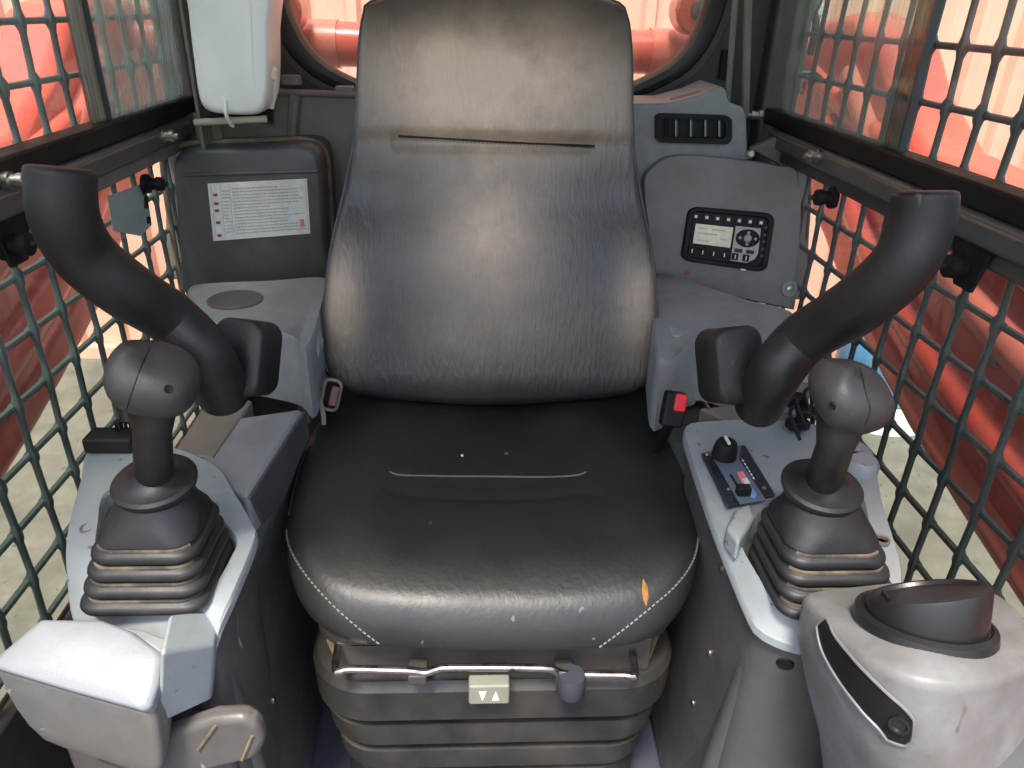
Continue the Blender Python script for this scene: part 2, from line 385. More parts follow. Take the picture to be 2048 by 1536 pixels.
MB().loft([[cI+(p-cI)*1.12+V(-.003) for p in inner], [cI+(p-cI)*1.115+V(-.008) for p in inner], [cI+(p-cI)*1.08+V(-.008) for p in inner], [cI+(p-cI)*1.076+V(-.003) for p in inner]], False, False).build('window_trim', M['frame'], cab)
MB().loft([[p+V(.012) for p in inner], [p+V(.016) for p in inner]]).build('rear_glass', M['glass'], cab)
MB().box((.02, .89, 1.68), (1.26, 1.57, .05)).build('unseen_lengthened_roof', M['liner'], cab, bevel=.02)  # out of view; front edge run out past the pillars to keep sun off the interior
for sx, x in ((-1, XL), (1, XR)):
    MB().box((x, 1.60, .8), (.05 if sx < 0 else .07, .05, 1.66)).build('rear_pillar', M['frame'], cab, bevel=.012)
    MB().box((x+sx*.01, .32, .8), (.06, .07, 1.66)).build('front_pillar', M['frame'], cab, bevel=.012)
    MB().box((x+sx*.02, .95, .14), (.03, 1.2, .30)).build('side_panel', M['frame'], cab, bevel=.005)
# pillar edge trim by right rear corner
for px0, px1, r in ((1473, 1452, .006), (1497, 1490, .008)):
    MB().tube([P(px0, -30, 'y', 1.545), P(px1, 235, 'y', 1.545)], r, 8).build('edge_trim', M['brownpl'], cab)
MB().box(P(1448, 130, 'y', 1.59), (.016, .02, .055)).build('latch', M['black'], cab, bevel=.003)

# --- side windows
def bandpx(mb, pts_top, pts_bot, x, th):
    """strip on a side wall: two matched pixel rows put on plane x, thickness th into the cab"""
    poly = [P(a, b, 'x', x) for a, b in pts_top]+[P(a, b, 'x', x) for a, b in reversed(pts_bot)]
    return mb.prism(poly, (th, 0, 0))
def window(side):
    x = XL if side < 0 else XR
    nm = 'left' if side < 0 else 'right'
    t = thing('side_window', (x, 1.0, .3), ('left' if side < 0 else 'right')+' side cab window with sliding tinted pane above a black rail', 'window', 'side windows of the cab')
    gx = x-side*.0
    zr = .918
    MB().box((gx, .97, .590), (.005, 1.16, .52)).build('lower_pane', M['glass'], t)
    MB().box((gx+side*.008, .97, 1.29), (.005, 1.16, .72)).build('upper_pane', M['glass'], t)
    # sliding pane, with rounded lower rear corner
    y0, y1 = (1.225, 1.56) if side < 0 else (1.065, 1.535)
    z0 = .925
    cor = [(y0, z0), (y0, 1.62), (y1, 1.62), (y1, z0+.05)]+[(y1-.05+.05*math.cos(R(a)), z0+.05-.05*math.sin(R(a))) for a in (20, 45, 70)]+[(y1-.05, z0)]
    gx2 = gx-side*.014
    sp = MB().prism([(gx2, yy, zz) for yy, zz in cor], (side*.005, 0, 0)).build('sliding_pane', M['glass2' if side < 0 else 'glass3'], t)
    MB().box((gx2+side*.004, y0+.0, 1.27), (.010, .006, .70)).build('pane_edge', M['piping'], sp)
    MB().box((gx2+side*.006, y0+.03 if side > 0 else y0-.028, 1.27), (.004, .045, .70)).build('seal_strip', M['seal'], sp)
    # rails
    MB().box((gx-side*.008, .95, .915), (.040, 1.24, .030)).build('rail', M['black'], t, bevel=.004)
    MB().box((gx-side*.010, 1.005, .881), (.046, 1.04, .036)).build('lower_rail', M['dark'], t, bevel=.008)
    MB().tube([(gx-side*.032, 1.50, .890), (gx-side*.032, .50, .890)], .0022, 6).build('dusty_edge', M['rust'], t)
    MB().box((gx-side*.004, .95, .852), (.030, 1.18, .024)).build('sill', M['brownpl'] if side < 0 else M['frame'], t, bevel=.004)
    MB().box((gx, 1.525, .56), (.012, .05, .50)).build('rear_frame', M['mesh'], t, bevel=.004)
    # cable running down the rear corner
    yc = 1.49
    MB().tube([(gx-side*.03, 1.50, .82), (gx-side*.035, 1.49, .7), (gx-side*.035, 1.47, .55), (gx-side*.03, 1.46, .4)], .006, 8, 6).build('rubber_seal', M['black'], t)
    # bolts
    bp = [(345, 272), (45, 362)] if side < 0 else [(1620, 312), (1504, 230)]
    for k, (a, b) in enumerate(bp):
        c = P(a, b, 'x', gx-side*.05)
        MB().lathe(c, (-side, 0, .0), [(0, -.02), (.011, -.02), (.011, -.012), (.008, -.012), (.008, -.004), (.0095, -.004), (.0095, .003), (.005, .003), (.005, .010), (0, .010)], 14).build('bolt', M['bolt'], t)
    for a, b, r in ([(40, 488, .020), (312, 368, .016)] if side < 0 else [(1912, 532, .020), (1646, 395, .018)]):
        c = P(a, b, 'x', gx-side*.035)
        MB().lathe(c, (-side, 0, 0), [(0, -.022), (r, -.02), (r, -.012), (r*.6, -.010), (r*.6, .0), (r*.75, .002), (r*.7, .012), (r*.25, .015), (r*.2, .020), (0, .020)], 18).build('knob', M['black'], t)
    c = P(*((20, 470) if side < 0 else (1945, 520)), 'x', gx-side*.02)
    MB().prism([c+Vector((0, -.04, .03)), c+Vector((0, .05, .03)), c+Vector((0, .015, -.035)), c+Vector((0, -.02, -.035))], (-side*.006, 0, 0)).build('knob_bracket', M['black'], t, bevel=.002)
    # bracket brown corner
    return t
wl = window(-1); window(1)
dx_ = XL+.012
dq = [P(a, b, 'x', dx_) for a, b in ((214, 392), (290, 365), (303, 450), (280, 472), (226, 462))]
dc_ = MB().prism(dq, (.0006, 0, 0)).build('decal', mat('decal_back', (.30, .36, .345), .5), wl)
for a, b, h_ in ((288, 382, 8), (292, 404, 13), (297, 440, 7)):
    MB().prism([P(a-4, b-h_, 'x', dx_+.001), P(a+4, b-h_, 'x', dx_+.001), P(a+5, b+h_, 'x', dx_+.001), P(a-3, b+h_, 'x', dx_+.001)], (.0004, 0, 0)).build('decal_mark', M['black'], dc_)

# --- mesh guards
def guard(side):
    x = -.605 if side < 0 else .645
    t = thing('mesh_guard', (x, 1.0, .2), 'dark green steel wire guard outside the %s window' % ('left' if side < 0 else 'right'), 'window guard', 'wire guards over the side windows')
    pitch = .078 if side < 0 else .0755
    y0 = .962-pitch*6 if side < 0 else .745-pitch*4
    zs = [.161+.0755*k for k in range(18)]
    ys = [y0+pitch*k for k in range(15 if side < 0 else 16)]
    rw = .0048
    def wire(pts, rad):
        MB().tube(pts, rad, 8).build('wire', M['mesh'], t)
    for z in zs:
        pts = []; rad = []
        for k, y in enumerate(ys):
            for d, rr in ((-.010, 1.0), (-.0045, 1.35), (.0045, 1.35), (.010, 1.0)):
                pts.append((x+side*.002, y+d, z)); rad.append(rw*rr)
        wire(pts, rad)
    for k, y in enumerate(ys):
        pts = []; rad = []
        for j, z in enumerate(zs):
            sh = .007*math.sin(j*1.9+k*.35)          # crimped wires wander between crossings
            for d, rr in ((-.014, 1.0), (-.006, 1.5), (.006, 1.5), (.014, 1.0)):
                pts.append((x-side*.002, y+(0 if abs(d) < .01 else sh*.35*(1 if d > 0 else .4)), z+d)); rad.append(rw*rr)
        wire(pts, rad)
    MB().box((x+side*.004, ys[-1]+.015, .80), (.012, .02, 1.4)).build('guard_frame', M['mesh'], t, bevel=.003)
    MB().box((x+side*.004, 1.0, .13), (.012, 1.2, .03)).build('guard_frame', M['mesh'], t, bevel=.003)
guard(-1); guard(1)

# ------------------------------------------------------------------ seat
seat = thing('operator_seat', (.025, .95, 0), 'worn black vinyl operator seat on a rubber bellows base', 'seat')
def pillow(outl, H, th, r, taper=.9, lip=.0, inner=(.97, .92, .84, .74, .62, .5, .38, .26, .14, .05), fr=(Vector(), Vector((1, 0, 0)), Vector((0, 1, 0)), Vector((0, 0, 1))), rfun=None):
    o, X, Y, N = fr
    c = (sum((p[0] for p in outl))/len(outl), sum((p[1] for p in outl))/len(outl))
    W3 = lambda s, t, n: o+X*s+Y*t+N*n
    rings = []
    def ring(off, n, scale=None, addH=True):
        out = []
        for (s, t) in outl:
            ds, dt = s-c[0], t-c[1]; L = math.hypot(ds, dt)
            k = scale if scale is not None else 1-off/L
            a, b = c[0]+ds*k, c[1]+dt*k
            out.append(W3(a, b, n+(H(a, b) if addH else 0)))
        return out
    rings.append(ring(0, -th, taper*.9, False))
    rings.append(ring(0, -th, taper, False))
    rings.append(ring(0, -th*.92, taper+.02, False))
    rings.append(ring(r*.35, -th*.55, None))
    rings.append(ring(0, -r*1.5)); rings.append(ring(0, -r))
    for a in (15, 30, 45, 60, 75, 90):
        rings.append(ring(r*(1-math.cos(R(a))), -r*(1-math.sin(R(a)))))
    k0 = 1-r/max(math.hypot(p[0]-c[0], p[1]-c[1]) for p in outl)
    for s in inner:
        if s < k0-.02:
            rings.append(ring(0, 0, s))
    mb = MB(); mb.loft(rings)
    return mb
CX = .027
# cushion
tilt = R(3)
co = Vector((CX, .64, .505)); cN = Vector((0, math.sin(tilt), math.cos(tilt))); cY = Vector((0, math.cos(tilt), -math.sin(tilt))); cXv = Vector((1, 0, 0))
cpx = [(720, 775), (665, 812), (632, 856), (608, 905), (590, 960), (578, 1020), (571, 1075), (577, 1125), (604, 1170), (660, 1200), (760, 1212), (985, 1216), (1210, 1212), (1315, 1200), (1370, 1168), (1394, 1122), (1400, 1065), (1390, 990), (1370, 920), (1342, 865), (1312, 825), (1265, 785)]
pts = []
for a, b in cpx:
    q = PP(a, b, co-cN*.02, cN)-co; pts.append(Vector((q.x, q.dot(cY), 0)))
co2 = [(p.x, p.y) for p in resample(closed_curve(pts, 8), 160)]
tmin = min(p[1] for p in co2)
def Hc(s, t):
    h = 0
    d = t-tmin
    if d < .11: h -= .042*((.11-d)/.11)**2
    h -= .012*math.exp(-((s)/.10)**2)*min(1, max(0, (t-.15)/.1))      # hollow where one sits
    h += .006*math.exp(-((abs(s)-.17)/.06)**2)*(1 if t > .1 else t/.1)
    d2 = t-.21; h -= .005*math.exp(-(d2/.008)**2)*(1 if abs(s) < .145 else 0)
    return h
cush = pillow(co2, Hc, .105, .028, taper=.86, fr=(co, cXv, cY, cN), inner=[.98-.02*i for i in range(47)])
cushion = cush.build('cushion', M['vinyl'], seat, ang=180)
cb = cush.bvh()
def stitches(name, bv, path, parent, step=.0065, ln=.0042, r=.0009, mt='thread', width=0):
    pts = [hit(bv, a, b, .0006) for a, b in path]; pts = [p for p in pts if p]
    cur = resample([p[0] for p in pts], 200, False)
    L = sum((b-a).length for a, b in zip(cur, cur[1:])); n = int(L/step)
    cur = resample(cur, n*2, False); mb = MB()
    for i in range(0, len(cur)-1, 2):
        a, b = cur[i], cur[i+1]; mb.tube([a, a+(b-a).normalized()*ln], r, 5)
    o = mb.build(name, M[mt], parent); return o
def seam(name, bv, path, parent, r, mt, k=60, off=0):
    pts = [hit(bv, a, b, off) for a, b in path]; pts = [p[0] for p in pts if p]
    pts = catmull(pts, [0]*len(pts), 8)[0]
    return MB().tube(resample(pts, k, False), r, 6).build(name, M[mt], parent)
def dense(path, k=8):
    v = catmull([Vector((a, b, 0)) for a, b in path], [0]*len(path), k)[0]; return [(p.x, p.y) for p in v]
stitches('stitching', cb, dense([(574, 1040), (577, 1085), (597, 1128), (630, 1172), (672, 1216), (725, 1262), (782, 1304)]), cushion, r=.0013)
stitches('stitching', cb, dense([(1396, 1040), (1394, 1090), (1381, 1130), (1350, 1172), (1300, 1216), (1245, 1260), (1190, 1300)]), cushion, r=.0013)
seam('seam_piping', cb, [(780, 943), (800, 950), (870, 952), (985, 953), (1090, 954), (1150, 951), (1172, 944)], cushion, .0022, 'thread2', off=-.0006)
for sg in (0, 1):
    side = [(654, 830), (625, 875), (603, 925), (588, 980), (579, 1030)] if sg == 0 else [(1345, 880), (1366, 925), (1382, 980), (1392, 1030)]
    seam('piping', cb, side, cushion, .0016, 'piping', off=.0002)
# tear with yellow foam
hh = hit(cb, 1290, 1185, .0008)
o3, n3 = hh; Fm = frame_of(Vector((0, -1, 0)), n3)
MB().prism([o3+Fm @ Vector(p) for p in ((-.016, -.003, 0), (-.006, .0025, 0), (.006, .004, 0), (.016, .001, 0), (.008, -.003, 0), (-.004, -.0045, 0))], n3*.0012).build('foam_tear', M['leaf'], cushion)
hh = hit(cb, 924, 912, .001); MB().box(hh[0], (.004, .005, .001)).build('lint', M['white'], cushion)

# backrest
al = R(17); bo = Vector((CX, 1.105, .50)); bN = Vector((0, -math.cos(al), math.sin(al))); bY = Vector((0, math.sin(al), math.cos(al)))
bpx = [(735, -12), (722, 20), (717, 70), (713, 150), (708, 235), (699, 300), (688, 350), (674, 420), (661, 500), (651, 600), (647, 680), (650, 730), (668, 768), (710, 792), (800, 808), (985, 820), (1160, 808), (1255, 793), (1297, 768), (1310, 730), (1313, 660), (1309, 560), (1300, 470), (1288, 380), (1275, 310), (1268, 235), (1267, 150), (1265, 70), (1261, 20), (1244, -14), (1150, -40), (985, -48), (830, -40)]
pts = []
for a, b in bpx:
    q = PP(a, b, bo, bN)-bo; pts.append(Vector((q.x, q.dot(bY), 0)))
bo2 = [(p.x, p.y) for p in resample(closed_curve(pts, 8), 180)]
SEAMT = (PP(995, 284, bo, bN)-bo).dot(bY)
def Hb(s, t):
    h = -.012*math.cos(min(1, abs(s)/.26)*math.pi/2)                 # dish
    lum = math.exp(-((t-.16)/.12)**2)
    h += .007*lum
    h += .016*math.exp(-((abs(s)-.262)/.045)**2)*math.exp(-((t-.19)/.14)**2)   # side bolsters
    # head section stands proud above the seam
    seamt = SEAMT
    k = max(0, min(1, (t-seamt+.0)/.02)); h += .012*k*(1-abs(s)/.4)-.006*math.exp(-((t-seamt)/.012)**2)*(1 if abs(s) < .16 else .3)
    h -= .012*math.exp(-((t-.34)/.06)**2)*(abs(s)/.2)
    h -= .02*max(0, (t-.55)/.08)**2
    if t < .05: h -= .010*((.05-t)/.05)**2
    return h
back = pillow(bo2, Hb, .085, .016, taper=.92, fr=(bo, cXv, bY, bN), inner=[.985-.0125*i for i in range(77)])
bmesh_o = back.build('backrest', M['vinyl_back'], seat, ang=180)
bb = back.bvh()
pp = []
for (s, t) in bo2:
    c0 = (sum(q[0] for q in bo2)/len(bo2), sum(q[1] for q in bo2)/len(bo2)); L = math.hypot(s-c0[0], t-c0[1]); k = 1-.002/L
    a, b2 = c0[0]+(s-c0[0])*k, c0[1]+(t-c0[1])*k
    pp.append(bo+cXv*a+bY*b2+bN*(-.010+Hb(a, b2)))
k_ = next(i for i in range(len(pp)) if (pp[i]-bo).dot(bY) < .05 and (pp[i-1]-bo).dot(bY) >= .05)
pp = pp[k_:]+pp[:k_]; pp = [p for p in pp if (p-bo).dot(bY) >= .045]
MB().tube(pp, .0032, 8).build('piping', M['piping'], bmesh_o)
seam('seam', bb, [(797, 272), (900, 278), (1000, 284), (1100, 289), (1190, 293)], bmesh_o, .0022, 'black', off=-.0008)
stitches('stitching', bb, dense([(797, 276), (900, 282), (1000, 288), (1100, 293), (1190, 297)]), bmesh_o, r=.0009, mt='brownpl')

# seat pan, bolts, bellows
def rr_ring(w, d, r, z, cy=.90, cx=CX, n=8, fy=None):
    return [Vector((x, y, z)) for x, y in rrect(cx, cy, w, d, r, n)]
FY = .685
def sb_ring(w, z, fy, r=.07): return rr_ring(w+.05, .42, r, z, fy+.21)
MB().loft([sb_ring(.40, .375, FY, .05), sb_ring(.41, .385, FY-.004, .05), sb_ring(.41, .402, FY-.004, .05), sb_ring(.39, .41, FY+.004, .05)]).build('seat_pan', M['frame'], seat)
MB().box((CX, FY+.002, .362), (.40, .012, .055)).build('front_plate', M['frame'], seat, bevel=.003)
for px in (752, 922, 1032, 1083, 1198):
    c = P(px, 1364, 'y', FY-.005)
    MB().lathe(c, (0, -1, .3), [(0, -.006), (.0075, -.006), (.0075, 0), (.006, .005), (0, .007)], 14).build('bolt', M['dark'], seat)
ringsB = []
seq = [(.33, .338, .04, .05), (.39, .337, .012, .06), (.425, .333, -.004, .07), (.438, .322, -.013, .08), (.434, .274, -.015, .08), (.428, .269, -.010, .075), (.370, .260, .028, .035), (.368, .256, .029, .035), (.410, .249, -.002, .06), (.414, .244, -.004, .07), (.408, .213, -.004, .07), (.402, .208, 0, .07), (.353, .200, .032, .035), (.351, .196, .033, .035), (.392, .189, .004, .06), (.396, .184, .002, .07), (.392, .156, .002, .07), (.386, .151, .006, .07), (.343, .143, .036, .035), (.341, .139, .036, .035), (.378, .131, .012, .07), (.385, .02, .012, .07), (.395, .003, .008, .07)]
for w, z, dy, r in seq: ringsB.append(sb_ring(w, z, FY-.010+dy, r))
MB().loft(ringsB).build('bellows', M['bellows'], seat, ang=28)
for z, w, dy in ((.258, .371, .027), (.198, .354, .031), (.141, .344, .035)):
    for sg in (-1, 1):
        rr = sb_ring(w+.004, z, FY-.010+dy-.002, .04)
        sel = [p for p in rr if (p.x-CX)*sg > w*.5-.05 and p.y < FY+.06]
        sel.sort(key=lambda p: (p.y, abs(p.x)))
        if len(sel) > 2: MB().tube(sel, .0030, 6).build('dust_crease', M['dustline'], seat)
for sg in (-1, 1):
    MB().prism([(CX+sg*x, y, .336) for x, y in ((.14, FY+.005), (.205, FY+.012), (.225, FY+.05), (.225, FY+.16), (.15, FY+.16))], (0, 0, .004)).build('dusty_shelf', M['rust'], seat, bevel=.001)
# slide bar
by = .645
bar = [(672, 1340), (700, 1338), (815, 1341), (850, 1345), (875, 1338), (905, 1335), (1085, 1336), (1115, 1344), (1145, 1348), (1245, 1350), (1270, 1348)]
pts = [P(a, b, 'y', by) for a, b in bar]
pts = [pts[0]+Vector((-.004, .05, 0))]+pts+[pts[-1]+Vector((.004, .05, 0))]
MB().tube(pts, .0050, 10, 4).build('slide_bar', M['bar'], seat)
for px in (836, 1128):
    MB().box(P(px, 1343, 'y', by+.01), (.024, .03, .016)).build('bar_clamp', M['frame'], seat, bevel=.003)
wa = P(978, 1378, 'y', .64); ad = MB().box(wa, (.050, .02, .032)).build('weight_adjuster', M['adj'], seat, bevel=.003)
for k, (dx, sgn) in enumerate(((-.008, -1), (.008, 1))):
    tp = [wa+Vector((dx-.0045, -.0103, -.008*sgn)), wa+Vector((dx+.0045, -.0103, -.008*sgn)), wa+Vector((dx, -.0103, .008*sgn))]
    MB().prism(tp, (0, -.0006, 0)).build('arrow', M['white'], ad)
ak = P(1142, 1368, 'y', .64); MB().lathe(ak+Vector((0, 0, -.017)), (0, 0, 1), [(0, 0), (.014, 0), (.0175, .006), (.018, .026), (.016, .034), (0, .034)], 20).build('adjuster_knob', M['adj2'], seat)

# ------------------------------------------------------------------ seat belt parts
sb = thing('seat_belt_buckle', P(1345, 850, 'z', .47), 'black seat belt buckle with a red button at the right rear corner of the cushion', 'buckle')
c = P(1346, 818, 'z', .585)
Mb = Matrix.Rotation(R(-18), 3, 'X') @ Matrix.Rotation(R(8), 3, 'Y')
MB().box(c, (.032, .022, .052), Mb).build('housing', M['black'], sb, bevel=.005, seg=3)
MB().box(c+Mb @ Vector((.006, -.008, .012)), (.018, .012, .026), Mb).build('red_button', M['redbtn'], sb, bevel=.003)
MB().tube([c+Mb @ Vector((0, 0, -.02)), c+Vector((-.004, .03, -.08)), c+Vector((-.02, .06, -.16))], .008, 8, 4, flat=.4).build('stalk', M['black'], sb)
st = thing('seat_belt_tongue', P(650, 800, 'z', .5), 'steel seat belt anchor and tongue beside the left rear corner of the cushion', 'seat belt')
def loopm(ctr, w, h, r, rot):
    pts = [Vector((a, 0, b)) for a, b in rrect(0, 0, w, h, w*.35, 4)]; pts.append(pts[0]); pts.append(pts[1])
    return MB().tube([ctr+rot @ p for p in pts], r, 6)
R1 = Matrix.Rotation(R(60), 3, 'Z') @ Matrix.Rotation(R(10), 3, 'X')
loopm(P(622, 770, 'z', .56), .022, .042, .0024, R1).build('ring', M['steel'], st)
loopm(P(662, 790, 'z', .54), .026, .055, .003, Matrix.Rotation(R(15), 3, 'Y')).build('tongue', M['brownpl'], st)
MB().box(P(668, 792, 'z', .54), (.012, .01, .034), Matrix.Rotation(R(15), 3, 'Y')).build('red_webbing', mat('faded_webbing', (.22, .10, .12), .7), st, bevel=.003)
MB().tube([P(632, 770, 'z', .55), P(645, 820, 'z', .52), P(648, 850, 'z', .5)], .004, 6, 4, flat=.4).build('strap', M['brownpl'], st)

# ------------------------------------------------------------------ consoles
def zr(pts, k=6, n=96):
    """closed ring through (px,py,z) points"""
    return resample(closed_curve([P(a, b, 'z', z) for a, b, z in pts], k), n)
def down(r, dz, sc=1.0):
    c = sum(r, Vector())/len(r); return [Vector((c.x+(p.x-c.x)*sc, c.y+(p.y-c.y)*sc, p.z+dz)) for p in r]
def align(a, b):
    """rotate ring b so that it starts nearest a's start direction"""
    ca = sum(a, Vector())/len(a); cb_ = sum(b, Vector())/len(b); d = (a[0]-ca).normalized()
    k = max(range(len(b)), key=lambda i: (b[i]-cb_).normalized().dot(d)); return b[k:]+b[:k]
def plate_with_hole(outer, inner, skirt, hole=.03, lip=.004):
    inner = align(outer, inner)
    mb = MB()
    mb.loft([down(inner, -hole, .98), down(inner, -lip, 1.0), down(inner, 0, 1.03), down(outer, 0, .985), down(outer, -lip, 1.0), down(outer, -skirt, 1.0), down(outer, -skirt-.001, .9)], False, False)
    return mb

lc = thing('side_console', (-.34, .8, 0), 'silver and dark grey plastic console on the left of the seat with a joystick', 'console', 'consoles either side of the seat')
outer = zr([(172, 905, .572), (215, 893, .572), (330, 890, .572), (430, 930, .572), (470, 985, .570), (505, 1045, .565), (512, 1075, .563), (470, 1180, .556), (442, 1240, .545), (425, 1285, .525), (395, 1290, .523), (280, 1268, .525), (160, 1240, .528), (142, 1225, .53), (134, 1170, .545), (130, 1095, .56), (140, 1030, .565), (160, 960, .570)])
inner_ = zr([(215, 985, .574), (300, 955, .574), (385, 975, .574), (425, 1020, .570), (468, 1075, .566), (460, 1110, .563), (415, 1185, .555), (385, 1203, .552), (300, 1206, .553), (215, 1200, .555), (196, 1185, .557), (192, 1120, .563), (198, 1050, .570)])
plate_with_hole(outer, inner_, .014).build('bezel', M['silver'], lc, ang=30)
MB().loft([down(outer, -.012, .95), down(outer, -.048, .93), down(outer, -.16, .90), [Vector((p.x, p.y, .004)) for p in down(outer, 0, .86)]]).build('lower_body', M['midgrey'], lc)
# inner side body, rear lid
body = [(-.262, .570, .50), (-.268, .80, .50), (-.268, 1.02, .50), (-.268, 1.02, .01), (-.250, .62, .01), (-.250, .60, .2)]
bm_ = MB().prism(body, (-.10, 0, 0)); bm_.build('side_body', M['midgrey'], lc, bevel=.012, seg=3); bvl = bm_.bvh()
lid = [P(378, 945, 'z', .562), P(495, 992, 'z', .560), P(606, 815, 'z', .562), P(447, 838, 'z', .562)]
MB().prism(lid, (0, 0, -.07)).build('rear_lid', M['grey'], lc, bevel=.008, seg=3)
fin = [P(495, 994, 'z', .556), P(606, 822, 'z', .556)]
MB().prism([fin[0]+Vector((.004, 0, 0)), fin[1]+Vector((.004, 0, 0)), fin[1]+Vector((.006, .0, -.045)), fin[0]+Vector((.008, .03, -.085))], (-.008, 0, 0)).build('lid_flange', M['midgrey'], lc, bevel=.002)
MB().box(P(225, 880, 'z', .585), (.062, .035, .022)).build('tray', M['black'], lc, bevel=.005, seg=3)
for k in range(5):
    a = P(235+k*9, 866-k*3, 'z', .592); MB().tube([a, a+Vector((.004, -.003, .018+.004*(k % 2))), a+Vector((.014, .006, .012))], .0022, 5, 4).build('wire_loop', M['black'], lc)
for a, b, z in ((175, 1055, .566),):
    MB().lathe(P(a, b, 'z', z+.001), (0, 0, 1), [(0, -.004), (.006, -.004), (.006, 0), (.008, .0012), (.0085, 0), (.0085, -.004)], 16).build('screw_recess', M['brownpl'], lc)
for a, b in ((504, 1130), (548, 1400)):
    h = hit(bvl, a, b)
    if h: MB().lathe(h[0], h[1], [(0, -.004), (.005, -.004), (.005, .001), (.003, .002), (0, .002)], 10).build('screw', M['bolt'], lc)
# rear armrest block with cup hollow and inner leg
ab = [(373, 578, .655), (420, 565, .655), (540, 560, .655), (645, 553, .655), (654, 575, .655), (620, 690, .645), (590, 675, .650), (560, 665, .652), (475, 650, .652), (420, 640, .652)]
abr = resample(closed_curve([P(a, b, 'z', z) for a, b, z in ab], 4), 72)
MB().loft([down(abr, -.001, .8), down(abr, 0, .965), down(abr, -.005, .992), down(abr, -.014, 1.0), down(abr, -.05, 1.0), down(abr, -.12, .99)]).build('rear_block', M['grey'], lc, ang=50)
cc = P(470, 597, 'z', .656)
MB().lathe(cc, (0, 0, 1), [(0, .0005), (.034, .0005), (.040, .001), (.043, -.001), (.043, -.004)], 28, sx=1.05).build('cup_recess', M['midgrey'], lc)
leg = [P(a, b, 'y', 1.06) for a, b in ((538, 672), (562, 800), (614, 808), (640, 706), (625, 668))]
MB().prism(leg, (0, .05, 0)).build('inner_leg', M['silver'], lc, bevel=.010, seg=3)
MB().prism([P(612, 700, 'x', -.272), P(650, 560, 'x', -.272), P(655, 770, 'x', -.272), P(622, 850, 'x', -.272)], (-.02, 0, 0)).build('inner_panel', M['midgrey'], lc, bevel=.004)
# slope piece under the joystick, behind boot
MB().prism([P(345, 905, 'z', .565), P(425, 915, 'z', .565), P(505, 800, 'z', .565), P(420, 790, 'z', .565)], (0, 0, -.05)).build('dusty_well', M['brownpl'], lc, bevel=.004)

